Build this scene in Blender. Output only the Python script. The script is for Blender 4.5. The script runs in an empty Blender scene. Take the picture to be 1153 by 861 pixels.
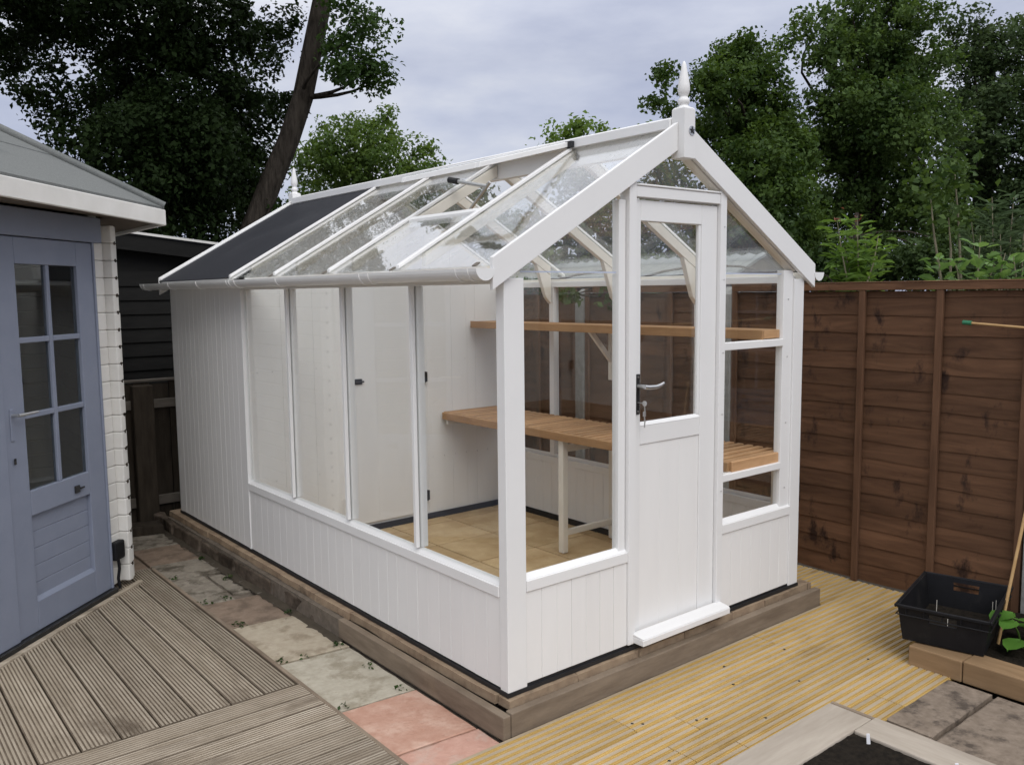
import bpy, bmesh, math, random
import numpy as np
from mathutils import Vector, Matrix
random.seed(7)
S = bpy.context.scene
COL = S.collection
R = math.radians

# ------------------------------------------------------------------ camera frame (metres, greenhouse corner = origin)
CAM = np.array([-2.06406, -2.58216, 1.5998])
CR = np.array([0.775114, -0.631731, -0.010705])
CU = np.array([0.073776, 0.073668, 0.994550])
CF = np.array([0.627499, 0.771680, -0.103708])
FPX = 969.52
def at(px, py, depth):
    return CAM + (CF + CR * (px - 576.5) / FPX - CU * (py - 430.5) / FPX) * depth

# ------------------------------------------------------------------ materials
def new_mat(name):
    m = bpy.data.materials.new(name); m.use_nodes = True
    nt = m.node_tree; nt.nodes.clear()
    out = nt.nodes.new('ShaderNodeOutputMaterial')
    return m, nt, out
def N(nt, t, **kw):
    n = nt.nodes.new(t)
    for k, v in kw.items(): setattr(n, k, v)
    return n
def L(nt, a, b): nt.links.new(a, b)
def ramp(nt, fac, stops):
    r = N(nt, 'ShaderNodeValToRGB')
    e = r.color_ramp.elements
    while len(e) < len(stops): e.new(0.5)
    for i, (p, c) in enumerate(stops):
        e[i].position = p; e[i].color = (c[0], c[1], c[2], 1)
    L(nt, fac, r.inputs[0]); return r
def mixrgb(nt, a, b, fac, mode='MIX'):
    m = N(nt, 'ShaderNodeMix'); m.data_type = 'RGBA'; m.blend_type = mode
    for s, v in ((6, a), (7, b), (0, fac)):
        if hasattr(v, 'is_output'): L(nt, v, m.inputs[s])
        elif s == 0: m.inputs[0].default_value = v
        else: m.inputs[s].default_value = (v[0], v[1], v[2], 1)
    return m.outputs[2]
def surf(name, c1, c2, scale=(4, 4, 4), nscale=1.0, rough=0.6, island=0.0, bump=0.0, bscale=None, spec=0.4,
         stain=None, stain_scale=1.2, stain_lim=(0.5, 0.7), metal=0.0, detail=6, warp=0.0, stain_stretch=(1, 1, 1), coat=0):
    m, nt, out = new_mat(name)
    tc = N(nt, 'ShaderNodeTexCoord'); mp = N(nt, 'ShaderNodeMapping')
    mp.inputs['Scale'].default_value = scale
    L(nt, tc.outputs['Object'], mp.inputs[0])
    geo = N(nt, 'ShaderNodeNewGeometry')
    # every board or block gets its own piece of the grain
    off = N(nt, 'ShaderNodeVectorMath', operation='MULTIPLY_ADD')
    cmb = N(nt, 'ShaderNodeCombineXYZ')
    for i in range(3): L(nt, geo.outputs['Random Per Island'], cmb.inputs[i])
    off.inputs[1].default_value = (37.0, 91.0, 53.0)
    L(nt, cmb.outputs[0], off.inputs[0]); L(nt, mp.outputs[0], off.inputs[2])
    no = N(nt, 'ShaderNodeTexNoise'); no.inputs['Scale'].default_value = nscale
    no.inputs['Detail'].default_value = detail; no.inputs['Roughness'].default_value = 0.62
    no.inputs['Distortion'].default_value = warp
    L(nt, off.outputs[0], no.inputs['Vector'])
    col = ramp(nt, no.outputs['Fac'], [(0.3, c1), (0.7, c2)]).outputs[0]
    if island:
        mr = N(nt, 'ShaderNodeMapRange'); mr.inputs[3].default_value = 1 - island; mr.inputs[4].default_value = 1 + island
        L(nt, geo.outputs['Random Per Island'], mr.inputs[0])
        hv = N(nt, 'ShaderNodeHueSaturation'); L(nt, mr.outputs[0], hv.inputs['Value']); L(nt, col, hv.inputs['Color'])
        col = hv.outputs[0]
    if stain:
        mp2 = N(nt, 'ShaderNodeMapping'); mp2.inputs['Scale'].default_value = stain_stretch
        L(nt, tc.outputs['Object'], mp2.inputs[0])
        n2 = N(nt, 'ShaderNodeTexNoise'); n2.inputs['Scale'].default_value = stain_scale; n2.inputs['Detail'].default_value = 7
        n2.inputs['Roughness'].default_value = 0.65
        L(nt, mp2.outputs[0], n2.inputs['Vector'])
        r2 = ramp(nt, n2.outputs['Fac'], [(stain_lim[0], (0, 0, 0)), (stain_lim[1], (1, 1, 1))])
        col = mixrgb(nt, col, stain, r2.outputs[0])
    p = N(nt, 'ShaderNodeBsdfPrincipled')
    L(nt, col, p.inputs['Base Color']); p.inputs['Roughness'].default_value = rough
    p.inputs['Specular IOR Level'].default_value = spec; p.inputs['Metallic'].default_value = metal
    if coat: p.inputs['Coat Weight'].default_value = coat; p.inputs['Coat Roughness'].default_value = 0.25
    if bump:
        b = N(nt, 'ShaderNodeBump'); b.inputs['Strength'].default_value = bump; b.inputs['Distance'].default_value = 0.05 if 'bark' in name else 0.006 if 'paving' in name else 0.004
        src = no.outputs['Fac']
        if bscale:
            n3 = N(nt, 'ShaderNodeTexNoise'); n3.inputs['Scale'].default_value = bscale; n3.inputs['Detail'].default_value = 5
            L(nt, off.outputs[0], n3.inputs['Vector']); src = n3.outputs['Fac']
        L(nt, src, b.inputs['Height']); L(nt, b.outputs[0], p.inputs['Normal'])
    L(nt, p.outputs[0], out.inputs[0])
    return m
def glass(name, tint=(0.93, 0.95, 0.94), wet=0.0, rough=0.0):
    m, nt, out = new_mat(name)
    tr = N(nt, 'ShaderNodeBsdfTransparent'); tr.inputs[0].default_value = (*tint, 1)
    gl = N(nt, 'ShaderNodeBsdfGlossy'); gl.inputs[0].default_value = (1, 1, 1, 1); gl.inputs['Roughness'].default_value = rough
    lw = N(nt, 'ShaderNodeLayerWeight')                      # Schlick's reflectance, the same on both faces of the pane
    p5 = N(nt, 'ShaderNodeMath', operation='POWER'); p5.inputs[1].default_value = 5.0; L(nt, lw.outputs['Facing'], p5.inputs[0])
    fr = N(nt, 'ShaderNodeMath', operation='MULTIPLY_ADD'); fr.inputs[1].default_value = 0.96; fr.inputs[2].default_value = 0.04; L(nt, p5.outputs[0], fr.inputs[0])
    tc = N(nt, 'ShaderNodeTexCoord')
    bp = N(nt, 'ShaderNodeBump')
    nz = N(nt, 'ShaderNodeTexNoise'); nz.inputs['Scale'].default_value = 1.7 if not wet else 3.0
    nz.inputs['Detail'].default_value = 2 if not wet else 3
    L(nt, tc.outputs['Object'], nz.inputs['Vector'])
    bp.inputs['Strength'].default_value = 0.05 if not wet else 0.10; bp.inputs['Distance'].default_value = 0.02
    L(nt, nz.outputs['Fac'], bp.inputs['Height'])
    L(nt, bp.outputs[0], gl.inputs['Normal'])
    L(nt, bp.outputs[0], lw.inputs['Normal'])
    mx = N(nt, 'ShaderNodeMixShader'); L(nt, fr.outputs[0], mx.inputs[0]); L(nt, tr.outputs[0], mx.inputs[1]); L(nt, gl.outputs[0], mx.inputs[2])
    res = mx.outputs[0]
    if wet:   # rain film and runs on the roof panes
        mp = N(nt, 'ShaderNodeMapping'); mp.inputs['Scale'].default_value = (7, 9, 7)
        L(nt, tc.outputs['Object'], mp.inputs[0])
        n2 = N(nt, 'ShaderNodeTexNoise'); n2.inputs['Scale'].default_value = 1.3; n2.inputs['Detail'].default_value = 7; n2.inputs['Roughness'].default_value = 0.7
        n2.inputs['Distortion'].default_value = 1.3
        L(nt, mp.outputs[0], n2.inputs['Vector'])
        rp = ramp(nt, n2.outputs['Fac'], [(0.56, (0, 0, 0)), (0.58, (wet, wet, wet))])
        df = N(nt, 'ShaderNodeBsdfTranslucent'); df.inputs[0].default_value = (0.75, 0.77, 0.8, 1)
        d2 = N(nt, 'ShaderNodeBsdfDiffuse'); d2.inputs[0].default_value = (0.75, 0.77, 0.8, 1)
        dm = N(nt, 'ShaderNodeMixShader'); dm.inputs[0].default_value = 0.6; L(nt, df.outputs[0], dm.inputs[1]); L(nt, d2.outputs[0], dm.inputs[2])
        mx2 = N(nt, 'ShaderNodeMixShader'); L(nt, rp.outputs[0], mx2.inputs[0]); L(nt, res, mx2.inputs[1]); L(nt, dm.outputs[0], mx2.inputs[2])
        res = mx2.outputs[0]
    L(nt, res, out.inputs[0])
    return m
def leafmat(name, c_dark, c_light, trans=0.35, spec=0.18):
    m, nt, out = new_mat(name)
    geo = N(nt, 'ShaderNodeNewGeometry')
    tc = N(nt, 'ShaderNodeTexCoord'); ns = N(nt, 'ShaderNodeTexNoise'); ns.inputs['Scale'].default_value = 2.6; ns.inputs['Detail'].default_value = 2
    L(nt, tc.outputs['Object'], ns.inputs['Vector'])
    mr = N(nt, 'ShaderNodeMapRange'); mr.inputs[1].default_value = .35; mr.inputs[2].default_value = .68; mr.inputs[4].default_value = .65; L(nt, ns.outputs['Fac'], mr.inputs[0])
    ad = N(nt, 'ShaderNodeMath', operation='MULTIPLY_ADD'); ad.inputs[1].default_value = .4; L(nt, geo.outputs['Random Per Island'], ad.inputs[0]); L(nt, mr.outputs[0], ad.inputs[2])
    c = ramp(nt, ad.outputs[0], [(0.0, c_dark), (1.0, c_light)])
    p = N(nt, 'ShaderNodeBsdfPrincipled'); L(nt, c.outputs[0], p.inputs['Base Color'])
    p.inputs['Roughness'].default_value = 0.55; p.inputs['Specular IOR Level'].default_value = spec
    t = N(nt, 'ShaderNodeBsdfTranslucent')
    hv = N(nt, 'ShaderNodeHueSaturation'); hv.inputs['Saturation'].default_value = 1.15; hv.inputs['Value'].default_value = 1.2; hv.inputs['Hue'].default_value = 0.485
    L(nt, c.outputs[0], hv.inputs['Color']); L(nt, hv.outputs[0], t.inputs[0])
    mx = N(nt, 'ShaderNodeMixShader'); mx.inputs[0].default_value = trans
    L(nt, p.outputs[0], mx.inputs[1]); L(nt, t.outputs[0], mx.inputs[2]); L(nt, mx.outputs[0], out.inputs[0])
    return m

M = {}
M['white'] = surf('white_paint', (0.77, 0.765, 0.755), (0.80, 0.795, 0.785), (1.2, 1.2, 1.2), 2, 0.42, 0.012, 0.10, 26, 0.4)
M['white_board'] = surf('white_boarding', (0.79, 0.78, 0.765), (0.82, 0.81, 0.795), (5, 5, 0.8), 2.5, 0.45, 0.010, 0.12, None, 0.4)
M['white_old'] = surf('weathered_white_paint', (0.66, 0.645, 0.605), (0.74, 0.725, 0.69), (2, 2, 2), 3, 0.6, 0.04, 0.15, None, 0.3,
                      (0.42, 0.38, 0.3), 3.0, (0.64, 0.84))
M['pvc'] = surf('white_plastic', (0.78, 0.78, 0.77), (0.81, 0.81, 0.80), (1, 1, 1), 2, 0.28, 0, 0, None, 0.5)
M['primer'] = surf('cream_primed_timber', (0.70, 0.66, 0.58), (0.76, 0.72, 0.65), (2, 2, 2), 2, 0.55, 0.03, 0.1)
M['glass'] = glass('window_glass', (0.98, 0.985, 0.98))
M['glass_wet'] = glass('rain_wet_glass', (0.975, 0.983, 0.978), 0.16, 0.0)
M['glass_damp'] = glass('damp_glass', (0.975, 0.98, 0.975), 0.22, 0.0)
M['glass_dark'] = glass('house_glass', (0.75, 0.77, 0.76))
M['felt'] = surf('charcoal_roof_sheet', (0.020, 0.021, 0.026), (0.030, 0.031, 0.037), (3, 3, 3), 30, 0.6, 0, 0.2, None, 0.2,
                 (0.045, 0.046, 0.052), 1.0, (0.55, 0.8))
M['dpc'] = surf('black_membrane', (0.012, 0.012, 0.014), (0.02, 0.02, 0.022), (2, 2, 2), 4, 0.5)
M['blackp'] = surf('black_plastic', (0.007, 0.007, 0.008), (0.011, 0.011, 0.013), (3, 3, 3), 4, 0.55, 0, 0.05, 40, 0.22,
                   (0.035, 0.033, 0.03), 5, (0.6, 0.85))
M['iron'] = surf('dark_iron', (0.03, 0.03, 0.032), (0.05, 0.05, 0.05), (4, 4, 4), 6, 0.4, 0, 0, None, 0.5, metal=0.6)
M['steel'] = surf('brushed_steel', (0.55, 0.55, 0.55), (0.65, 0.65, 0.64), (2, 2, 2), 10, 0.3, metal=0.9)
M['cedar'] = surf('warm_cedar_slats', (0.34, 0.19, 0.09), (0.50, 0.30, 0.155), (1.5, 9, 9), 2.2, 0.6, 0.22, 0.2)
M['cedar_y'] = surf('warm_cedar_rail', (0.30, 0.165, 0.075), (0.43, 0.25, 0.12), (9, 1.5, 9), 2.2, 0.6, 0.1, 0.2)
M['fence'] = surf('brown_stained_fence', (0.074, 0.036, 0.0185), (0.156, 0.080, 0.043), (7, 1.1, 9), 2.0, 0.72, 0.22, 0.35, None, 0.25,
                  (0.030, 0.015, 0.010), 3.4, (0.57, 0.66), stain_stretch=(1, 1.6, 1.0), warp=0.6)
M['fence_v'] = surf('brown_stained_batten', (0.074, 0.037, 0.020), (0.138, 0.072, 0.040), (9, 9, 1.2), 2.0, 0.72, 0.12, 0.3, None, 0.25)
M['concrete'] = surf('grey_concrete', (0.22, 0.22, 0.21), (0.33, 0.325, 0.31), (3, 3, 3), 7, 0.85, 0, 0.3)
M['deck_new'] = surf('fresh_decking_ribs', (0.33, 0.26, 0.17), (0.45, 0.365, 0.255), (1.1, 11, 11), 2.2, 0.62, 0.08, 0.3, None, 0.3,
                     (0.27, 0.19, 0.10), 2.6, (0.56, 0.76), stain_stretch=(0.55, 2.6, 1))
M['groove_new'] = surf('fresh_decking_grooves', (0.37, 0.235, 0.065), (0.53, 0.36, 0.125), (1.1, 11, 11), 2.2, 0.7, 0.09, 0.3, None, 0.3,
                     (0.20, 0.125, 0.045), 2.6, (0.56, 0.76), stain_stretch=(0.55, 2.6, 1))
M['groove_old'] = surf('weathered_decking_grooves', (0.13, 0.102, 0.073), (0.235, 0.19, 0.145), (5, 5, 11), 2.2, 0.85, 0.1, 0.3, None, 0.15)
M['deck_old_y'] = surf('weathered_ribbed_decking', (0.255, 0.21, 0.155), (0.40, 0.345, 0.27), (11, 1.0, 11), 2.2, 0.75, 0.13, 0.35, None, 0.25,
                       (0.085, 0.062, 0.043), 2.0, (0.56, 0.76), stain_stretch=(2, 0.8, 1))
M['deck_old_x'] = surf('weathered_cross_decking', (0.24, 0.195, 0.14), (0.43, 0.375, 0.30), (1.0, 11, 11), 2.2, 0.75, 0.18, 0.35, None, 0.25,
                       (0.07, 0.05, 0.034), 2.2, (0.54, 0.72), stain_stretch=(0.7, 2.4, 1))
M['timber_grey'] = surf('weathered_grey_timber', (0.155, 0.118, 0.086), (0.265, 0.21, 0.155), (1.5, 1.5, 9), 2.4, 0.8, 0.1, 0.4, None, 0.2,
                        (0.30, 0.235, 0.16), 2.2, (0.6, 0.8))
M['timber_brown'] = surf('brown_sleeper_timber', (0.20, 0.125, 0.065), (0.34, 0.225, 0.125), (9, 1.2, 9), 1.8, 0.75, 0.18, 0.35, None, 0.2,
                         (0.11, 0.07, 0.04), 2.0, (0.6, 0.8))
M['timber_pale'] = surf('pale_silvered_timber', (0.31, 0.265, 0.215), (0.45, 0.395, 0.33), (1.2, 9, 9), 2.0, 0.8, 0.08, 0.35, None, 0.2,
                        (0.20, 0.16, 0.12), 1.7, (0.58, 0.74), stain_stretch=(0.7, 2, 1))
M['timber_pale_y'] = surf('pale_silvered_rail', (0.31, 0.265, 0.215), (0.45, 0.395, 0.33), (9, 1.2, 9), 2.0, 0.8, 0.08, 0.35, None, 0.2,
                          (0.20, 0.16, 0.12), 1.7, (0.58, 0.74), stain_stretch=(2, .7, 1))
M['brick'] = surf('buff_stone_block', (0.22, 0.155, 0.105), (0.37, 0.28, 0.19), (4, 4, 4), 3, 0.85, 0.16, 0.5, None, 0.2,
                  (0.10, 0.075, 0.055), 4.5, (0.54, 0.7))
M['stone_dark'] = surf('dirty_brown_stone', (0.085, 0.065, 0.048), (0.20, 0.16, 0.125), (5, 2, 5), 3, 0.9, 0.2, 0.6, None, 0.15, (0.04, 0.03, 0.022), 4, (0.5, 0.66))
M['mortar'] = surf('grey_brown_mortar', (0.11, 0.09, 0.07), (0.2, 0.165, 0.13), (4, 4, 4), 6, 0.9, 0, 0.5)
M['soil'] = surf('dark_soil', (0.007, 0.006, 0.005), (0.024, 0.019, 0.014), (3, 3, 3), 14, 0.95, 0, 1.0, 40, 0.1)
M['earth'] = surf('garden_earth', (0.045, 0.036, 0.025), (0.085, 0.068, 0.048), (2, 2, 2), 5, 0.95, 0, 0.6)
M['shed'] = surf('near_black_weatherboard', (0.006, 0.006, 0.0055), (0.012, 0.0115, 0.0105), (2, 8, 8), 3, 0.7, 0.15, 0.2, None, 0.2)
M['oldfence'] = surf('dark_old_fence_timber', (0.030, 0.024, 0.018), (0.062, 0.05, 0.038), (8, 8, 1.4), 2.5, 0.85, 0.25, 0.4, None, 0.1)
M['oldrail'] = surf('grey_old_fence_rail', (0.10, 0.085, 0.068), (0.17, 0.15, 0.125), (1.5, 8, 8), 2.5, 0.85, 0.1, 0.3)
M['blue'] = surf('dusty_blue_paint', (0.205, 0.23, 0.298), (0.23, 0.255, 0.325), (2, 2, 2), 3, 0.5, 0.02, 0.08, 30, 0.35)
M['shingle'] = surf('green_grey_roof_felt', (0.14, 0.147, 0.143), (0.21, 0.217, 0.21), (6, 6, 6), 25, 0.95, 0.03, 0.6, None, 0.1,
                    (0.095, 0.105, 0.105), 1.6, (0.5, 0.75))
M['dark_in'] = surf('dark_interior_wood', (0.09, 0.07, 0.05), (0.14, 0.11, 0.08), (3, 3, 3), 3, 0.8)
M['corr'] = surf('grey_corrugated_roof', (0.15, 0.165, 0.165), (0.21, 0.225, 0.225), (2, 2, 2), 4, 0.7, 0, 0.2)
M['bark'] = surf('grey_brown_bark', (0.018, 0.015, 0.012), (0.088, 0.074, 0.060), (9, 9, 1.6), 2.0, 0.95, 0, 1.0, None, 0.1)
M['stem'] = surf('pale_sapling_stem', (0.14, 0.13, 0.08), (0.24, 0.21, 0.14), (4, 4, 4), 4, 0.8)
M['cane'] = surf('tan_bamboo', (0.40, 0.24, 0.10), (0.52, 0.34, 0.16), (3, 3, 3), 5, 0.55)
M['greencap'] = surf('green_rubber_cap', (0.02, 0.14, 0.07), (0.03, 0.18, 0.09), (3, 3, 3), 5, 0.5)
M['label'] = surf('white_label_plastic', (0.75, 0.75, 0.78), (0.8, 0.8, 0.82), (3, 3, 3), 3, 0.4)
M['tile'] = surf('sandy_floor_tile', (0.38, 0.25, 0.115), (0.56, 0.41, 0.23), (2.2, 2.2, 2.2), 2.2, 0.7, 0.07, 0.12, None, 0.3,
                 (0.62, 0.48, 0.29), 2.2, (0.55, 0.75))
M['grout'] = surf('brown_grout', (0.07, 0.045, 0.025), (0.11, 0.075, 0.042), (3, 3, 3), 5, 0.9)
SLAB = {}
for k, a, b, st in (('pink', (0.42, 0.235, 0.17), (0.50, 0.31, 0.235), (0.54, 0.36, 0.28)),
                    ('rose', (0.46, 0.26, 0.20), (0.54, 0.33, 0.26), (0.50, 0.35, 0.285)),
                    ('pale', (0.37, 0.335, 0.265), (0.47, 0.43, 0.35), (0.30, 0.265, 0.2)),
                    ('buff', (0.37, 0.315, 0.235), (0.46, 0.40, 0.31), (0.29, 0.24, 0.175)),
                    ('brown', (0.21, 0.155, 0.115), (0.27, 0.205, 0.155), (0.16, 0.12, 0.09)),
                    ('grey', (0.20, 0.175, 0.14), (0.31, 0.275, 0.225), (0.10, 0.085, 0.065)),
                    ('stone', (0.165, 0.13, 0.10), (0.26, 0.21, 0.165), (0.085, 0.068, 0.055))):
    SLAB[k] = surf(k + '_paving', a, b, (3, 3, 3), 7, 0.88, 0, 0.8, 16, 0.15, st, 7.0, (0.50, 0.62), detail=10)

# leaves
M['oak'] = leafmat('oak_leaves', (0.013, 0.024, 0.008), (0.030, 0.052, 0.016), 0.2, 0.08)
M['oak_lit'] = leafmat('oak_lit_leaves', (0.030, 0.062, 0.017), (0.062, 0.11, 0.03), 0.35)  # brighter copy of the oak leaves, with the light put into the colour
M['thorn'] = leafmat('hawthorn_leaves', (0.060, 0.115, 0.025), (0.14, 0.21, 0.055), 0.4)
M['lime'] = leafmat('bright_leaves', (0.10, 0.17, 0.035), (0.17, 0.26, 0.06), 0.4)
M['bush'] = leafmat('deep_green_leaves', (0.022, 0.05, 0.012), (0.10, 0.16, 0.038), 0.35, 0.15)
M['field'] = leafmat('maple_leaves', (0.026, 0.056, 0.015), (0.115, 0.18, 0.05), 0.36, 0.15)
M['far'] = leafmat('dull_far_leaves', (0.030, 0.056, 0.020), (0.080, 0.120, 0.046), 0.33, 0.15)
M['ivy'] = leafmat('ivy_leaves', (0.020, 0.042, 0.012), (0.075, 0.12, 0.035), 0.25)
M['lilac'] = leafmat('fresh_drooping_leaves', (0.09, 0.17, 0.035), (0.20, 0.32, 0.08), 0.4)
M['ash'] = leafmat('light_broad_leaves', (0.10, 0.19, 0.055), (0.22, 0.35, 0.12), 0.4)
M['budd'] = leafmat('grey_green_leaves', (0.06, 0.10, 0.045), (0.12, 0.17, 0.085), 0.35)
M['veg'] = leafmat('bright_vegetable_leaves', (0.08, 0.20, 0.03), (0.16, 0.34, 0.06), 0.35)
M['redtip'] = leafmat('reddish_young_leaves', (0.20, 0.09, 0.06), (0.30, 0.13, 0.09), 0.3)

# ------------------------------------------------------------------ mesh builder (world coordinates)
class MB:
    def rough(s, x0, x1, y0, y1, z0, z1, axis, a=.004, n=7):
        '''a worn block: a box cut in n along its length, every ring of corners knocked about'''
        V = []; F = []
        for k in range(n + 1):
            t = k / n
            for q in ((0, 0), (1, 0), (1, 1), (0, 1)):
                if axis == 'y': p = [x0 + (x1 - x0) * q[0], y0 + (y1 - y0) * t, z0 + (z1 - z0) * q[1]]
                else: p = [x0 + (x1 - x0) * t, y0 + (y1 - y0) * q[0], z0 + (z1 - z0) * q[1]]
                V.append([c + random.uniform(-a, a) for c in p])
        for k in range(n):
            for e in range(4): F.append((4 * k + e, 4 * k + (e + 1) % 4, 4 * k + 4 + (e + 1) % 4, 4 * k + 4 + e))
        F += [(0, 1, 2, 3), (4 * n + 3, 4 * n + 2, 4 * n + 1, 4 * n)]
        return s.add(V, F)
    def __init__(s): s.v = []; s.f = []; s.mi = []; s.sm = []
    def add(s, verts, faces, mi=0, smooth=False):
        o = len(s.v); s.v += [tuple(map(float, v)) for v in verts]
        for f in faces: s.f.append(tuple(i + o for i in f)); s.mi.append(mi); s.sm.append(smooth)
        return s
    def hexa(s, p, mi=0):
        # p: 8 corners, 0-3 bottom loop (ccw from above), 4-7 top loop
        return s.add(p, [(3, 2, 1, 0), (4, 5, 6, 7), (0, 1, 5, 4), (1, 2, 6, 5), (2, 3, 7, 6), (3, 0, 4, 7)], mi)
    def box(s, x0, x1, y0, y1, z0, z1, mi=0, fr=None):
        p = [(x0, y0, z0), (x1, y0, z0), (x1, y1, z0), (x0, y1, z0), (x0, y0, z1), (x1, y0, z1), (x1, y1, z1), (x0, y1, z1)]
        if fr: p = [fr(*q) for q in p]
        return s.hexa(p, mi)
    def poly_prism(s, pts, axis, a, b, mi=0, fr=None):
        # pts: polygon in the two other axes; axis 'x' | 'y' | 'z'
        def mk(u, w, t):
            q = (t, u, w) if axis == 'x' else (u, t, w) if axis == 'y' else (u, w, t)
            return fr(*q) if fr else q
        n = len(pts)
        V = [mk(u, w, a) for u, w in pts] + [mk(u, w, b) for u, w in pts]
        F = [tuple(range(n))[::-1], tuple(range(n, 2 * n))] + [(i, (i + 1) % n, n + (i + 1) % n, n + i) for i in range(n)]
        return s.add(V, F, mi)
    def tube(s, pts, rad, seg=10, mi=0, cap=True):
        pts = [np.array(p, float) for p in pts]; n = len(pts)
        if not hasattr(rad, '__len__'): rad = [rad] * n
        V = []; F = []; ref = None
        for i, p in enumerate(pts):
            t = pts[min(i + 1, n - 1)] - pts[max(i - 1, 0)]; t = t / (np.linalg.norm(t) + 1e-9)
            if ref is None:
                ref = np.cross(t, (0, 0, 1.0)) if abs(t[2]) < 0.9 else np.cross(t, (1.0, 0, 0))
            a = ref - t * (ref @ t); a /= np.linalg.norm(a) + 1e-9; ref = a; b = np.cross(t, a)
            for k in range(seg):
                th = 2 * math.pi * k / seg
                V.append(p + (a * math.cos(th) + b * math.sin(th)) * rad[i])
        for i in range(n - 1):
            for k in range(seg):
                F.append((i * seg + k, i * seg + (k + 1) % seg, (i + 1) * seg + (k + 1) % seg, (i + 1) * seg + k))
        s.add(V, F, mi, True)
        if cap:
            s.add(V[:seg], [tuple(range(seg))[::-1]], mi); s.add(V[-seg:], [tuple(range(seg))], mi)
        return s
    def lathe(s, c, prof, seg=20, mi=0):
        V = []; F = []
        for r, z in prof:
            for k in range(seg):
                th = 2 * math.pi * k / seg; V.append((c[0] + r * math.cos(th), c[1] + r * math.sin(th), c[2] + z))
        for i in range(len(prof) - 1):
            for k in range(seg):
                F.append((i * seg + k, i * seg + (k + 1) % seg, (i + 1) * seg + (k + 1) % seg, (i + 1) * seg + k))
        F.append(tuple(range(seg))[::-1]); F.append(tuple(range((len(prof) - 1) * seg, len(prof) * seg)))
        return s.add(V, F, mi, True)
    def build(s, name, mat, parent=None, bevel=0.0, seg=1):
        me = bpy.data.meshes.new(name)
        o0 = Vector((0, 0, 0))
        if parent is not None:
            q = parent
            while q: o0 = o0 + q.location; q = q.parent
        me.from_pydata([(v[0] - o0.x, v[1] - o0.y, v[2] - o0.z) for v in s.v], [], s.f)
        mats = mat if isinstance(mat, (list, tuple)) else [mat]
        for m in mats: me.materials.append(m)
        me.polygons.foreach_set('material_index', s.mi)
        me.polygons.foreach_set('use_smooth', s.sm)
        bm = bmesh.new(); bm.from_mesh(me); bmesh.ops.recalc_face_normals(bm, faces=bm.faces); bm.to_mesh(me); bm.free()
        me.update()
        ob = bpy.data.objects.new(name, me); COL.objects.link(ob)
        if parent is not None: ob.parent = parent
        if bevel:
            b = ob.modifiers.new('edge', 'BEVEL'); b.width = bevel; b.segments = seg; b.limit_method = 'ANGLE'; b.angle_limit = R(40)
        return ob
def thing(name, label, cat, loc, group=None):
    o = bpy.data.objects.new(name, None); COL.objects.link(o); o.location = loc; o.empty_display_size = 0.1
    return tag(o, label, cat, group)
def tag(o, label, cat, group=None):
    o['label'] = label; o['category'] = cat
    if group: o['group'] = group
    return o
def struct(o): o['kind'] = 'structure'; return o
J = lambda a: random.uniform(-a, a)

# ================================================================== GREENHOUSE
W, LEN, YS = 2.04, 3.925, 2.592
XM = W / 2
def rz(x):                                   # roof glass plane
    xx = x if x <= XM else W - x
    return 1.700 + 0.580 * (xx + 0.068)
G = thing('greenhouse', 'white painted timber greenhouse with glazed front half and solid boarded rear', 'greenhouse', (XM, LEN / 2, 0))
BARS = [0.662, 1.305, 1.948, 2.592]

def slope_box(mb, x0, x1, y0, y1, d0, d1):
    mb.hexa([(x0, y0, rz(x0) + d0), (x1, y0, rz(x1) + d0), (x1, y1, rz(x1) + d0), (x0, y1, rz(x0) + d0),
             (x0, y0, rz(x0) + d1), (x1, y0, rz(x1) + d1), (x1, y1, rz(x1) + d1), (x0, y1, rz(x0) + d1)])
def boards_x(mb, x0, x1, y0, y1, z0, ztop, pitch=0.088):      # vertical boards in an x-run
    n = max(1, round((x1 - x0) / pitch)); w = (x1 - x0) / n
    for i in range(n):
        a, b = x0 + i * w + 0.0004, x0 + (i + 1) * w - 0.0004
        za, zb = (ztop(a), ztop(b)) if callable(ztop) else (ztop, ztop)
        if callable(ztop) and a < XM < b:
            mb.poly_prism([(a, z0), (b, z0), (b, zb), (XM, ztop(XM)), (a, za)], 'y', y0 + J(.0006), y1)
        else:
            mb.poly_prism([(a, z0), (b, z0), (b, zb), (a, za)], 'y', y0 + J(.0006), y1)
def boards_y(mb, y0, y1, x0, x1, z0, z1, pitch=0.088):
    n = max(1, round((y1 - y0) / pitch)); w = (y1 - y0) / n
    for i in range(n): mb.box(x0 + J(.0006), x1, y0 + i * w + .0004, y0 + (i + 1) * w - .0004, z0, z1)

# corner posts
for x0, x1, y0, y1, zt in ((0, .100, 0, .052, 1.655), (1.953, W, 0, .052, 1.655), (0.002, .06, LEN - .05, LEN - .001, 1.65), (W - .06, W - .002, LEN - .05, LEN - .001, 1.65)):
    MB().box(x0, x1, y0, y1, 0, zt).build('corner_post', M['white'], G, .003, 2)
# dado boarding: front left, front right, left side, right side
m = MB(); boards_x(m, .1005, .690, .005, .022, .012, .398); m.build('dado_panel', M['white_board'], G, .0013, 1)
m = MB(); boards_x(m, 1.364, 1.9525, .005, .022, .012, .398); m.build('dado_panel', M['white_board'], G, .0013, 1)
m = MB(); boards_y(m, .0525, 2.584, .004, .022, .006, .385); m.build('dado_panel', M['white_board'], G, .0013, 1)
m = MB(); boards_y(m, .0525, 2.584, W - .022, W - .004, .006, .385); boards_y(m, .0525, 2.584, W - .046, W - .0265, .006, .40); m.build('dado_panel', M['white_board'], G, .0013, 1)
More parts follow.
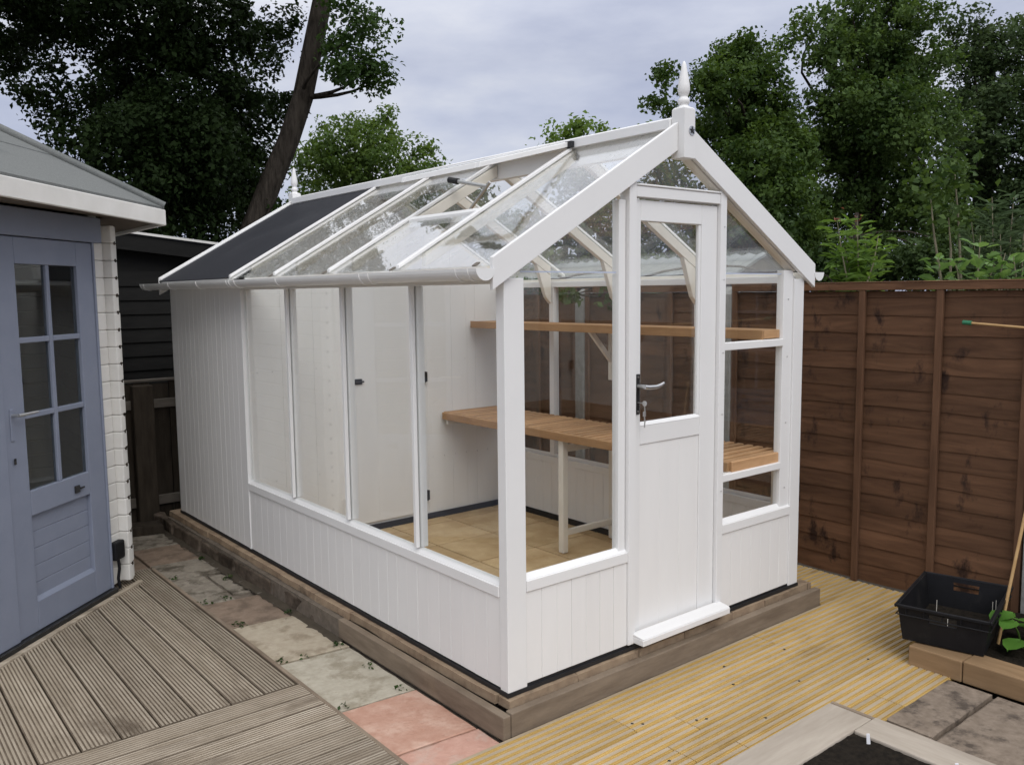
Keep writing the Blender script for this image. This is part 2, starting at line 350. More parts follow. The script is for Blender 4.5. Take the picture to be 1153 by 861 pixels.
# solid rear section and its trims
for xa, xb, tx0, tx1 in ((.002, .022, -.003, .03), (W - .022, W - .002, W - .03, W + .003)):
    m = MB(); boards_y(m, 2.612, LEN - .0515, xa, xb, .004, 1.655, .082); m.build('side_cladding', M['white_board'], G, .0018, 1)
    MB().box(tx0, tx1, 2.586, 2.611, .004, 1.655).build('trim_strip', M['white'], G, .002)
m = MB(); boards_x(m, .0605, W - .0605, LEN - .022, LEN - .003, .004, lambda x: rz(x) - .03); m.build('rear_wall', M['white_board'], G, .0013, 1)
# inner partition with its door
P = MB(); boards_x(P, .024, W - .05, 2.564, 2.585, .012, lambda x: rz(x) - .035, .21); 
for zz in (.42, 1.12):
    for k in range(19): P.box(.075 + k * .1 - .002, .075 + k * .1 + .002, 2.5628, 2.5638, zz - .002 + J(.004), zz + .003, 1)
P = P.build('partition_wall', [M['white_board'], M['iron']], G, .0008, 1)
m = MB(); m.box(.70, 1.295, 2.551, 2.5635, .03, 1.75); m.build('partition_door', M['white_board'], P, .004)
for zc in (1.01, .152):
    m = MB(); m.box(1.287, 1.327, 2.543, 2.5505, zc - .035, zc + .035).tube([(1.308, 2.541, zc - .038), (1.308, 2.541, zc + .038)], .006); m.build('hinge', M['iron'], P)
m = MB(); m.box(.725, .80, 2.543, 2.5505, .995, 1.032).tube([(.72, 2.538, 1.013), (.81, 2.538, 1.013)], .006); m.build('latch', M['iron'], P)

# sills with sloped beads
def sill_x(x0, x1):
    m = MB(); m.box(x0, x1, -.003, .055, .398, .444); m.poly_prism([(.004, .4442), (.034, .4442), (.034, .466), (.026, .466)], 'x', x0, x1)
    m.build('window_sill', M['white'], G, .002)
sill_x(.1004, .690); sill_x(1.364, 1.9526)
for sgn in (0, 1):
    X = (lambda x: x) if not sgn else (lambda x: W - x)
    a, b = sorted((X(-.004), X(.058)))
    m = MB(); m.box(a, b, .0525, 2.585, .3852, .430)
    m.poly_prism([(X(.003), .4302), (X(.034), .4302), (X(.034), .452), (X(.024), .452)], 'y', .0525, 2.585)
    m.build('window_sill', M['white'], G, .002)
    a, b = sorted((X(.0), X(.055)))
    MB().box(a, b, .0525, 2.585, 1.634, 1.672).build('wall_plate', M['white'], G, .002)
    for y in BARS[:3]:
        a, b = sorted((X(-.003), X(.016)))
        MB().box(a, b, y - .011, y + .011, .4522, 1.633).build('glazing_bar', M['white'], G, .002)
        a, b = sorted((X(.0215), X(.056)))
        MB().box(a, b, y - .019, y + .026, .4525, 1.633).build('stud', M['white'], G, .002)
    for y0, y1 in zip([.054] + [y + .0005 for y in BARS[:3]], [y - .0005 for y in BARS[:3]] + [2.585]):
        a, b = sorted((X(.0165), X(.0205)))
        MB().box(a, b, y0, y1, .440, 1.640).build('glass_pane', M['glass'], G)

# front frame
MB().box(.645, .687, .014, .055, .4445, 1.99).build('stud', M['white'], G, .002)
MB().box(.6905, .7355, -.006, .052, .012, 2.125).build('door_jamb', M['white'], G, .002)
MB().box(1.318, 1.363, -.006, .052, .012, 2.125).build('door_jamb', M['white'], G, .002)
m = MB(); m.box(.736, 1.3175, -.003, .052, 2.004, 2.052); m.box(.736, 1.3175, -.008, .02, 2.0525, 2.062); m.build('door_head', M['white'], G, .003)
MB().box(1.868, 1.9525, .010, .052, .4445, 1.80 - .10).build('stud', M['white'], G, .002)
for z0, z1 in ((1.308, 1.345), (.657, .692)): MB().box(1.3635, 1.8675, .004, .05, z0, z1).build('cross_rail', M['white'], G, .002)
def gable_pane(x0, x1, z0):
    pts = [(x0, z0), (x1, z0), (x1, rz(x1) - .10)] + ([(XM, rz(XM) - .10)] if x0 < XM < x1 else []) + [(x0, rz(x0) - .10)]
    MB().poly_prism(pts, 'y', .027, .031).build('glass_pane', M['glass'], G)
gable_pane(.1005, .640, .44); gable_pane(1.3632, 1.868, .44); gable_pane(.736, 1.3175, 2.0525)
JM = surf('pane_edge_blue_grey', (.45, .5, .62), (.5, .55, .68), rough=.3)
for a, b in ((.103, .639), (1.364, 1.867)): MB().box(a, b, .0252, .0267, 1.678, 1.684).build('pane_joint', JM, G)
# gable rafters inside the bargeboards and the bargeboards
for x0, x1 in ((.101, XM - .001), (XM + .001, W - .0885)):
    m = MB(); slope_box(m, x0, x1, .001, .052, -.098, -.05); m.build('gable_rafter', M['primer'], G, .002)
for y0, y1 in ((-.0215, -.001), (LEN + .002, LEN + .024)):
    for x0, x1 in ((-.068, XM - .038), (XM + .038, W + .068)):
        m = MB(); slope_box(m, x0, x1, y0, y1, -.090, .033); m.build('bargeboard', M['white'], G, .0025, 2)
# finials
for yc in (-.02, LEN + .015):
    m = MB(); m.box(XM - .0365, XM + .0365, yc - .037, yc + .037, 2.185, 2.3995); m.hexa([(XM - .0365, yc - .037, 2.3996), (XM + .0365, yc - .037, 2.3996), (XM + .0365, yc + .037, 2.3996), (XM - .0365, yc + .037, 2.3996), (XM - .030, yc - .030, 2.4075), (XM + .030, yc - .030, 2.4075), (XM + .030, yc + .030, 2.4075), (XM - .030, yc + .030, 2.4075)])
    m.lathe((XM, yc, 2.405), [(.033, 0), (.030, .005), (.020, .010), (.019, .014), (.025, .021), (.027, .030), (.025, .039), (.0175, .047), (.0175, .052), (.023, .062), (.0275, .078), (.026, .100), (.021, .130), (.0155, .158), (.010, .188), (.004, .202), (.0004, .2045)])
    f = m.build('finial', M['white'], G, .004, 2)
    if yc < 0:
        b = MB(); b.poly_prism([(XM + .012 + .017 * (1 if k % 2 == 0 else .36) * math.sin(k * math.pi / 5), 2.305 + .017 * (1 if k % 2 == 0 else .36) * math.cos(k * math.pi / 5)) for k in range(10)], 'y', yc - .0435, yc - .0405)
        b.build('star_badge', M['iron'], f)
        b = MB(); b.poly_prism([(XM + .012 + .021 * math.sin(k * math.pi / 10), 2.305 + .021 * math.cos(k * math.pi / 10)) for k in range(20)], 'y', yc - .040, yc - .0372)
        b.build('badge_disc', M['steel'], f)
# ridge
m = MB(); m.box(XM - .022, XM + .022, .018, LEN - .025, rz(XM) - .10, rz(XM) + .028)
m.poly_prism([(XM - .05, rz(XM - .05) + .016), (XM - .05, rz(XM) + .030), (XM, rz(XM) + .046), (XM + .05, rz(XM) + .030), (XM + .05, rz(XM - .05) + .016)], 'y', .019, LEN - .026)
m.build('ridge_board', M['white'], G, .002)
# roof: bars, rafters, panes, vents, dark rear sheets
def SX(side, x): return x if side == 0 else W - x
def sbox(mb, side, x0, x1, y0, y1, d0, d1):
    a, b = sorted((SX(side, x0), SX(side, x1))); slope_box(mb, a, b, y0, y1, d0, d1)
for side in (0, 1):
    for y in BARS:
        m = MB(); sbox(m, side, -.062, XM - .053, y - .014, y + .014, .0045, .021); m.build('glazing_bar', M['white'], G, .002)
        m = MB(); sbox(m, side, .0755, XM - .024, y - .017, y + .017, -.066, -.0045)
        if side: m.poly_prism([(SX(side, .0735), 1.52), (SX(side, .118), 1.565), (SX(side, .205), rz(.205) - .068), (SX(side, .0735), rz(.0735) - .068)], 'y', y - .016, y + .016)
        m.build('rafter', M['primer'], G, .002)
    ys = [.0] + BARS
    for i in range(4):
        y0, y1 = ys[i] + (.0005 if i else -.0005 + .001), ys[i + 1] - .0005
        x1 = XM - .025
        if i == 1 and side == 0: x1 = .405
        m = MB(); sbox(m, side, -.066, x1, y0, y1, -.002, .002); m.build('roof_pane', M['glass_wet'] if side == 0 else M['glass'], G)
    if side == 0:
        m = MB(); sbox(m, side, .40, .43, BARS[0] + .0145, BARS[1] - .0145, -.03, .012); m.build('vent_sill_bar', M['white'], G, .002)
        # opening vent: hinged under the ridge
        ang = R(-30.1 + (15.5 if side == 0 else 1.5)); hx, hz = XM - .055, rz(XM - .055) + .016
        Lv = .60; y0, y1 = BARS[0] - .004, BARS[1] + .03
        def vf(u, y, t):                            # u down the lid, t its normal
            x = hx - u * math.cos(ang) - t * -math.sin(ang) * -1; z = hz + u * math.sin(ang) + t * math.cos(ang)
            return (SX(side, x), y, z)
        v = thing_part = MB()
        v.box(0, Lv, y0, y0 + .032, .012, .040, fr=vf); v.box(0, Lv, y1 - .032, y1, .012, .040, fr=vf)
        v.box(0.0005, .035, y0 + .0325, y1 - .0325, .012, .040, fr=vf); v.box(Lv - .04, Lv, y0 + .0325, y1 - .0325, .012, .040, fr=vf)
        V = v.build('roof_vent', M['white'], G, .002)
        MB().box(.03, Lv - .03, y0 + .025, y1 - .025, .0405, .0445, fr=vf).build('glass_pane', M['glass_wet'], V)
        if side == 0:   # gas strut that pushes the lid up
            c0, c1, c2 = np.array([.668, 1.285, 2.205]), np.array([.70, 1.005, 2.146]), np.array([.705, 1.160, 2.042])
            m = MB(); m.tube([c0, c1], .011); m.build('strut_cylinder', M['steel'], G)
            m = MB(); m.tube([c1 + [.004, -.02, .02], c1, c2], .009); m.build('strut_arm', M['steel'], G)
            m = MB(); m.tube([c0 + (c0 - c1) * .03, c0 + (c1 - c0) * .22], .017); m.build('strut_cap', M['dpc'], G)
    m = MB(); sbox(m, side, -.070, XM - .051, 2.6065, LEN - .001, .003, .010)
    m.build('roof_sheet', M['felt'], G)
    m = MB(); sbox(m, side, -.064, XM - .052, LEN - .024, LEN + .0015, .0105, .022); m.build('verge_strip', M['white'], G, .002)
    m = MB(); sbox(m, side, -.060, XM - .026, 2.6, LEN - .024, -.02, .0022); m.build('roof_deck', M['white'], G)
    # gutter with brackets
    cx, cz, r = SX(side, -.104), 1.690, .044
    m = MB(); ya, yb = -.020, LEN + .20
    prof = [(r * math.cos(t), r * math.sin(t)) for t in np.linspace(math.pi, 2 * math.pi, 13)]
    inn = [((r - .004) * math.cos(t), (r - .004) * math.sin(t)) for t in np.linspace(2 * math.pi, math.pi, 13)]
    m.poly_prism([(cx + a, cz + b) for a, b in prof + inn], 'y', ya, yb)
    for yy in (ya - .004, yb): m.poly_prism([(cx + a * 1.03, cz + b * 1.03) for a, b in prof], 'y', yy, yy + .004)
    g = m.build('gutter', M['pvc'], G)
    for p_ in g.data.polygons: p_.use_smooth = False
    for yk in (.04, .12, .78, .86, 1.75, 2.32, 2.40, 2.44, 2.95, 3.5, 4.05):
        b = MB(); pr2 = [(a * 1.09, c * 1.09) for a, c in prof]; pi2 = [(a * 1.01, c * 1.01) for a, c in prof[::-1]]
        b.poly_prism([(cx + a, cz + c) for a, c in pr2 + pi2], 'y', yk - .011, yk + .011); b.build('gutter_bracket', M['pvc'], g)
    m = MB(); a, b = sorted((SX(side, -.058), SX(side, -.0005))); m.box(a, b, .012, LEN - .01, 1.652, 1.690); m.build('eaves_board', M['primer'], G, .002)
    for y in BARS[:4] + [.05]:
        m = MB(); sbox(m, side, -.072, -.05, y + .03, y + .055, .0025, .008); m.build('glass_clip', M['oldrail'], G)
m = MB(); m.box(XM - .075, XM - .053, BARS[0] - .03, BARS[0] + .014, rz(XM - .06) + .022, rz(XM) + .018); m.build('bar_clip', M['dpc'], G)
# damp-proof membrane under the walls, inner skirting
m = MB(); m.box(-.004, W + .004, -.003, .03, -.016, -.0005); m.box(-.0035, .03, .0305, LEN, -.016, -.0005); m.box(W - .03, W + .0035, .0305, LEN, -.016, -.0005); m.box(.0305, W - .0305, LEN - .03, LEN, -.016, -.0005)
m.box(.0305, W - .0475, 2.5480, 2.5505, -.033, .014); m.box(W - .0525, W - .0475, .06, 2.547, -.033, .014)
m.build('membrane_strip', M['dpc'], G)
m = MB(); m.box(.104, .690, .0055, .03, 0, .0115); m.build('sole_plate', M['dpc'], G)
m = MB(); m.box(1.364, 1.9525, .0055, .03, 0, .0115); m.build('sole_plate', M['dpc'], G)
# door
D = MB(); DZ = .05
D.box(.739, .783, .014, .05, DZ, 1.996); D.box(1.20, 1.315, .014, .05, DZ, 1.996)
D.box(.7832, 1.1998, .014, .05, 1.905, 1.996); D.box(.7832, 1.1998, .014, .05, .915, 1.0)
D = D.build('door', M['white'], G, .003, 2)
MB().poly_prism([(.012, .9998 + .0005), (.03, 1.0005), (.03, 1.016), (.022, 1.016)], 'x', .784, 1.199).build('glazing_bead', M['white'], D, .001)
MB().box(1.182, 1.1995, .018, .03, 1.017, 1.904).build('glazing_bead', M['white'], D, .001)
m = MB(); boards_x(m, .7835, 1.1996, .0195, .034, DZ, .9145, .139); m.build('door_panel', M['white_board'], D, .0009)
MB().box(.7825, 1.2005, .0345, .0385, .995, 1.91).build('glass_pane', M['glass'], D)
H = MB(); H.box(.748, .776, .008, .0138, 1.055, 1.235); H = H.build('handle_plate', M['iron'], D, .002)
m = MB(); m.tube([(.762, .008, 1.182), (.762, -.035, 1.182)], .009); m.tube([(.757, -.036, 1.182), (.78, -.039, 1.178), (.83, -.040, 1.177), (.865, -.037, 1.183), (.885, -.034, 1.19)], [.010, .010, .009, .008, .006])
m.build('lever', M['steel'], H)
m = MB()
for zc in (1.222, 1.068): m.tube([(.762, .0082, zc), (.762, .005, zc)], .005)
m.tube([(.762, .008, 1.108), (.762, -.018, 1.108)], .003); m.poly_prism([(-.018 - .013 + .013 * math.cos(k * .6283), 1.108 + .012 * math.sin(k * .6283)) for k in range(10)], 'x', .760, .763)
m.tube([(.765, -.028, 1.10), (.768, -.028, 1.07), (.766, -.027, 1.05), (.769, -.027, 1.03), (.767, -.026, 1.0)], .003); m.tube([(.7665, -.026, 1.07), (.7665, -.026, 1.05)], .007)
m.build('key', M['steel'], H)
m = MB(); m.box(.722, 1.352, -.068, .0045, .016, .046); m.poly_prism([(-.068, .0465), (.0045, .0465), (.0045, .062), (-.06, .052)], 'x', .722, 1.352); m.build('door_sill', M['white'], G, .003)
for z in (.62, 1.0, 1.30, 1.65, 1.9): MB().tube([(1.345, -.0058, z), (1.345, -.008, z)], .0035).build('screw_head', M['steel'], G)
for z in (.55, .9, 1.25, 1.55): MB().tube([(1.91, .010, z), (1.91, .0075, z)], .0035).build('screw_head', M['steel'], G)

# bench and shelf
B = thing('staging_bench', 'slatted cedar staging bench on white legs inside the greenhouse', 'bench', (1.72, 1.3, -.033))
m = MB(); n = 40
for i in range(n):
    y = .066 + i * (2.475 / (n - 1)); m.box(1.4715, 1.955, y - .0195, y + .0195, .700 + J(.001), .744)
m.build('slat', M['cedar'], B, .003)
MB().box(1.447, 1.471, .035, 2.545, .692, .742).build('front_rail', M['cedar_y'], B, .003)
MB().box(1.4715, 1.955, .022, .0425, .690, .7435).build('end_rail', M['cedar'], B, .003)
MB().box(1.94, 1.962, .06, 2.54, .66, .6985).build('back_rail', M['cedar_y'], B, .002)
for yc in (1.30,):
    MB().box(1.472, 1.516, yc - .022, yc + .022, -.020, .6985).build('leg', M['primer'], B, .003)
    MB().box(1.935, 1.975, yc - .002, yc + .042, -.020, .6595).build('leg', M['primer'], B, .003)
    MB().box(1.5165, 1.934, yc - .012, yc + .012, .085, .122).build('brace', M['primer'], B, .002)
    MB().box(1.5165, 1.9345, yc - .012, yc + .012, .615, .6585).build('brace', M['primer'], B, .002)
for yc in (.075, 2.52):
    MB().box(1.4715, 1.939, yc - .012, yc + .012, .655, .6985).build('bearer', M['primer'], B, .002)
    if yc < 1: MB().box(1.915, 1.939, yc - .022, yc + .02, -.02, .654).build('leg', M['primer'], B, .002)
SHF = thing('wall_shelf', 'narrow cedar shelf on a white bracket above the slatted bench', 'shelf', (1.85, 1.3, 1.36))
m = MB()
for i, x in enumerate((1.757, 1.815, 1.873, 1.931)): m.box(x - .026 + (0 if i else .0), x + .026, .05, 2.545, 1.370, 1.392)
m.build('slat', M['cedar_y'], SHF, .003)
MB().box(1.731, 1.957, .030, .0495, 1.350, 1.393).build('end_rail', M['cedar'], SHF, .002)
MB().box(1.716, 1.7305, .030, 2.548, 1.345, 1.394).build('front_rail', M['cedar_y'], SHF, .002)
for yc in (1.325, 2.535, .07):
    b = MB(); b.box(1.7315, 1.962, yc - .010, yc + .010, 1.345, 1.3695)
    if yc > 1 and yc < 2:
        b.box(1.930, 1.962, yc - .016, yc + .016, 1.03, 1.3445); b.poly_prism([(1.74, 1.3445), (1.785, 1.3445), (1.93, 1.19), (1.93, 1.145)], 'y', yc - .011, yc + .011)
    b.build('bracket', M['primer'], SHF, .002)

# ------------------------------------------------------------------ base
PB = thing('stone_plinth', 'low stone and weathered timber base under the white greenhouse', 'plinth', (XM, LEN / 2, -.16))
m = MB(); x = -.012
while x < W + .10:
    w = random.uniform(.17, .40)
    m.rough(x, min(x + w, W + .115) - .006, -.020 + J(.003), .05, -.058, -.0185, 'x', .0022); x += w
y = .055
while y < LEN + .12:
    w = random.uniform(.6, 1.25); m.rough(-.022 + J(.005) - (y / LEN) * .035, .05, y, y + w - .005, -.058, -.0188, 'y', .0026); y += w
y = .055
while y < LEN + .1:
    m.box(W - .03, W + .03 + J(.004), y, y + .215, -.056, -.0165); y += .222
m.build('stone_course', M['brick'], PB, .006, 2)
MB().box(.0505, W - .0305, .0505, LEN, -.15, -.045).build('sub_base', M['mortar'], PB)
m = MB(); m.box(-.034, W + .135, -.062, -.0225, -.150, -.048); m.build('timber_edge', M['timber_grey'], PB, .005, 2)
m = MB(); m.box(-.074, -.036, -.060, 1.30, -.152, -.054); m.build('timber_edge', M['timber_grey'], PB, .005, 2)
m = MB(); y = .0
while y < LEN + .15:                                    # rough lower stones towards the back of the left side
    w = random.uniform(.35, .70)
    if y > 1.28: m.rough(-.058 + J(.008) - (y / LEN) * .04, -.03, y, y + w - .014, -.164, -.076 + J(.006), 'y', .008)
    y += w
m.build('lower_stone', M['stone_dark'], PB, .010, 2)
MB().box(-.068, -.0305, -.02, LEN + .1, -.159, -.06).build('mortar_bed', M['mortar'], PB)

# ================================================================== GROUND
m = MB(); m.add([(-400, -400, -.205), (400, -400, -.205), (400, 400, -.205), (-400, 400, -.205)], [(0, 1, 2, 3)])
struct(m.build('ground', M['earth']))
m = MB(); m.box(.0, W, .0, 2.6, -.045, -.0385); fl = struct(m.build('floor', M['grout']))
m = MB(); ts = .45
for i in range(-1, 6):
    for j in range(-1, 7):
        x0, y0 = .10 + i * ts, .17 + j * ts
        a, b, c_, d_ = max(x0, .03), min(x0 + ts - .010, W - .053), max(y0, .03), min(y0 + ts - .010, 2.547)
        if b - a > .02 and d_ - c_ > .02: m.box(a, b, c_, d_, -.0383, -.0262 + J(.0006))
t_ = m.build('floor', M['tile'], None, .002); struct(t_)

def ribbed(mb, axis, a0, a1, c, w, zt, th=.028, ribs=8, wide=False, deep=1.0):
    """one reeded deck board: length a0..a1 along axis, centre c, width w; slot 0 = worn ribs, slot 1 = grooves"""
    pts = []; fl = []; h = w / 2 - (.0008 if wide else .0022); step = 2 * h / ribs
    for i in range(ribs):
        l = -h + i * step
        if wide: q = [(.00, -.0045), (.06, -.0045), (.10, -.001), (.22, -.001), (.27, -.0045), (.33, -.0045), (.39, 0), (.87, 0), (.93, -.0045)]
        else: q = [(.02, -.0045), (.12, -.0045), (.24, 0), (.80, 0), (.90, -.0045)]
        pts += [(l + step * u, v) for u, v in q]
    pts.append((h, -.0045))
    tilt = J(.0012); pts = [(u, v * deep) for u, v in pts]
    prof = [(c + u, zt + v + tilt * u / h) for u, v in pts] + [(c + h, zt - th), (c - h, zt - th)]
    n = len(prof)
    mk = (lambda u, z, t: (u, t, z)) if axis == 'y' else (lambda u, z, t: (t, u, z))
    V = [mk(u, z, a0) for u, z in prof] + [mk(u, z, a1) for u, z in prof]
    o = len(mb.v); mb.v += V
    for k in range(n):
        flat = k < len(pts) - 1 and pts[k][1] == 0 and pts[k + 1][1] == 0
        mb.f.append((o + k, o + (k + 1) % n, o + n + (k + 1) % n, o + n + k)); mb.mi.append(0 if flat else 1); mb.sm.append(False)
    for f in (tuple(range(n))[::-1], tuple(range(n, 2 * n))): mb.f.append(tuple(o + a for a in f)); mb.mi.append(1); mb.sm.append(False)
# summerhouse frame
SO = np.array([-1.467, 2.101, 0]); SD = np.array([.7228, .6910, 0]); SN = np.array([.6910, -.7228, 0])
def sf(s, t, z): return tuple(SO + SD * s + SN * t + np.array([0, 0, z]))
def clip_y(x):                                          # y of the summerhouse wall line at x
    s = (x - SO[0] - SN[0] * .045) / SD[0]; return SO[1] + SN[1] * .045 + SD[1] * s
m = MB(); x = -.490 - .0725
while x > -4.2:
    top = 3.02 + .05 if x > -.66 else clip_y(x - .06) + .25
    if x < -1.95: top = 1.64
    ribbed(m, 'y', .915, max(top, 1.2), x, .145, -.135, ribs=9); x -= .1475
struct(m.build('deck', [M['deck_old_y'], M['groove_old']]))
m = MB(); y = .905 - .06
while y > -4.0:
    ribbed(m, 'x', -4.0, -.478 + J(.002), y, .12, -.135, ribs=7, deep=random.choice((.3, .5, .8))); y -= .1225
struct(m.build('deck', [M['deck_old_x'], M['groove_old']]))
m = MB(); m.box(-.4765, -.455, -4, .02, -.19, -.141); m.box(-.4765, -.455, .022, 3.07, -.19, -.138); struct(m.build('deck_edging', M['timber_grey'], None, .003))
# right deck
m = MB(); y = -.064 - .074; xs = [(-.45, 2.66)]
k = 0
while y > -.93:
    cut = random.uniform(.2, 1.6)
    ribbed(m, 'x', -.45, cut - .0015, y, .145, -.140, ribs=4, wide=True); ribbed(m, 'x', cut + .0015, 2.70 + J(.004), y, .145, -.140, ribs=4, wide=True); y -= .1462
y0 = y
while y > -3.2:
    ribbed(m, 'x', -.45, .62, y, .145, -.140, ribs=4, wide=True); y -= .1462
y = -.064 + .0735
while y < 4.2:
    ribbed(m, 'x', W + .145, 2.70 + J(.004), y, .145, -.140, ribs=4, wide=True); y += .1462
struct(m.build('deck', [M['deck_new'], M['groove_new']]))
m = MB()                                               # dark nail holes and cut marks of the deck boards
for x, y in ((.40, -.30), (.43, -.33), (.62, -.45), (.66, -.47), (1.0, -.35), (1.25, -.52), (.85, -.62), (1.5, -.28), (1.7, -.6), (.3, -.58), (1.12, -.21)):
    m.lathe((x, y, -.1398), [(.006, 0), (.006, .0012), (.0005, .0014)], 8)
struct(m.build('deck_nails', M['iron']))
m = MB(); m.box(-1.2, 1.13, .046, .078, -.16, -.124, fr=sf); struct(m.build('deck_edging', M['deck_old_x'], None, .003))
# slab path on the left
pm = ['rose', 'pink', 'pale', 'buff', 'brown', 'grey', 'grey', 'brown', 'grey']
path = MB(); keys = list(SLAB)
ys = [-3.0, -2.4, -1.8, -1.2, -.62, .135, .592, 1.203, 1.79, 2.24, 2.80, 3.18, 3.62, 4.2]
cols = ['pale', 'grey', 'rose', 'pale', 'rose', 'pink', 'pale', 'buff', 'brown', 'grey', 'grey', 'brown', 'grey']
def slab(mb, x0, x1, y0, y1, z, key, skew=0.0, th=.03):
    n = 7; pts = []
    def edge(ax, ay, bx, by):
        for i in range(n): t = i / n; pts.append((ax + (bx - ax) * t + J(.003), ay + (by - ay) * t + J(.003)))
    edge(x0, y0, x1, y0 + skew); edge(x1, y0 + skew, x1, y1 + skew); edge(x1, y1 + skew, x0, y1); edge(x0, y1, x0, y0)
    i = keys.index(key); k = len(pts)
    dz = [z + J(.0012)] * k
    V = [(u, v, z - th) for u, v in pts] + [(u, v, d) for (u, v), d in zip(pts, dz)]
    c = np.mean(pts, axis=0)
    V2 = [(u + (c[0] - u) * .03, v + (c[1] - v) * .03, d + .003) for (u, v), d in zip(pts, dz)]
    mb.add(V + V2, [tuple(range(2 * k, 3 * k))] + [(j, (j + 1) % k, k + (j + 1) % k, k + j) for j in range(k)] + [(k + j, k + (j + 1) % k, 2 * k + (j + 1) % k, 2 * k + j) for j in range(k)], i)
for i in range(len(cols)):
    x1 = -.082 if ys[i] < 1.3 else -.125
    z = -.158 - .004 * random.random()
    skew = -.03
    if cols[i] == 'grey' and 2.0 < ys[i] < 2.6:        # cracked slab in pieces
        a, b = ys[i], ys[i + 1]
        slab(path, -.448, -.25, a + .008, b - .006, z, 'grey', -.02); slab(path, -.225, x1, a + .10, b - .03, z - .004, 'grey', -.03)
        continue
    slab(path, -.448, x1, ys[i] + .006, ys[i + 1] - .006, z, cols[i], skew)
    if ys[i] > 2.75: slab(path, -1.05, -.46, ys[i] + .006, ys[i + 1] - .006, z - .008, cols[i], 0)
struct(path.build('path', [SLAB[k] for k in keys]))
m = MB(); m.box(-1.2, -.03, -3, 4.25, -.20, -.178); struct(m.build('path_bed', M['mortar']))
# dark stone flags on the right
fl = MB()
for x0, x1, y0, y1, k in ((1.22, 1.775, -1.125, -.935, 'stone'), (1.10, 1.775, -1.55, -1.145, 'stone'), (1.10, 1.775, -2.2, -1.57, 'stone'), (1.0, 1.21, -1.13, -.94, 'stone')):
    slab(fl, x0, x1, y0, y1, -.147, k, .0)
struct(fl.build('path', [SLAB[k] for k in keys]))
m = MB(); m.box(.6, 1.79, -3, -.93, -.20, -.170); struct(m.build('path_bed', M['mortar']))

# ================================================================== FENCES
FX = 2.72
def fence_panel(y0, y1, label, nb, bott=-.128):
    t = thing('lap_fence', label, 'fence', (FX, (y0 + y1) / 2, -.14), 'brown lap fence panels')
    m = MB(); z = bott; h = .105; i = 0
    while z < 1.56:
        zt = min(z + h + .02, 1.585); n = 22
        ph = random.uniform(0, 9); f = random.uniform(3, 5)
        bot = [(y0 + .002 + (y1 - y0 - .004) * k / n, z + .0035 * math.sin(ph + f * k / n * 3) + .0015 * math.sin(ph * 2 + k * 1.3)) for k in range(n + 1)]
        # each wavy-edged board leans out over the one below
        V = []
        for (yy, zz) in bot: V += [(FX - .0155, yy, zz), (FX - .001, yy, zz), (FX - .009, yy, zt), (FX + .006, yy, zt)]
        F = []
        for k in range(n):
            a, b = 4 * k, 4 * (k + 1)
            F += [(a, b, b + 2, a + 2), (a + 1, a + 3, b + 3, b + 1), (a, a + 1, b + 1, b), (a + 2, b + 2, b + 3, a + 3)]
        F += [(0, 2, 3, 1), (4 * n, 4 * n + 1, 4 * n + 3, 4 * n + 2)]
        m.add(V, F); z += h; i += 1
    m.build('boards', M['fence'], t)
    for k in range(nb):
        yy = y0 + .02 + (y1 - y0 - .04) * k / (nb - 1)
        MB().box(FX - .045, FX - .0205, yy - .019, yy + .019, bott - .01, 1.59).build('batten', M['fence_v'], t, .003)
    m = MB(); m.box(FX - .047, FX - .018, y0, y1, 1.5905, 1.632); m.box(FX - .049, FX + .022, y0, y1, 1.6325, 1.640); m.build('top_rail', M['fence'], t, .003)
    return t
fence_panel(-.885, .935, 'brown lap fence panel right of the greenhouse, behind the black crate', 5)
fence_panel(1.03, 2.33, 'brown lap fence panel seen through the greenhouse door glass', 4)
fence_panel(2.44, 4.26, 'brown lap fence panel seen through the front left greenhouse window', 5)
fence_panel(-2.83, -1.0, 'brown lap fence panel at the far right edge, mostly out of frame', 5)
for y, lb in ((2.385, 'grey concrete fence post seen through the front left greenhouse window'), (.983, 'grey concrete fence post seen behind the narrow right greenhouse window'),
              (-.943, 'grey concrete fence post at the right edge beyond the black crate'), (4.31, 'grey concrete fence post at the far end of the brown fence')):
    t = thing('fence_post', lb, 'fence post', (FX, y, -.15), 'concrete fence posts')
    m = MB(); m.poly_prism([(FX - .055, -.2), (FX + .055, -.2), (FX + .055, 1.60), (FX + .02, 1.625), (FX - .055, 1.575)], 'y', y - .047, y + .047)
    m.build('shaft', M['concrete'], t, .006, 2)

# old back fence
BFY = 4.34
OF = thing('old_fence', 'dark old board fence with grey rails in the gap behind the greenhouse', 'fence', (-.2, BFY, -.17))
m = MB(); x = -3.7
while x < 2.6:
    w = random.uniform(.11, .15); m.box(x, x + w - .006, BFY + .03 + J(.004), BFY + .048, -.19, .93 + J(.008)); x += w
m.build('boards', M['oldfence'], OF, .002)
MB().box(-3.7, 2.6, BFY - .005, BFY + .0255, .735, .805).build('rail', M['oldrail'], OF, .004)
MB().box(-3.7, 2.6, BFY - .005, BFY + .0255, -.03, .045).build('rail', M['oldrail'], OF, .004)
MB().box(-3.7, 2.6, BFY + .02, BFY + .065, .942, .962).build('capping', M['oldrail'], OF, .003)
MB().box(-.205, -.055, BFY - .09, BFY - .0055, -.2, .925).build('post', M['oldfence'], OF, .006)
MB().box(1.95, 2.09, BFY - .09, BFY - .0055, -.2, .925).build('post', M['oldfence'], OF, .006)
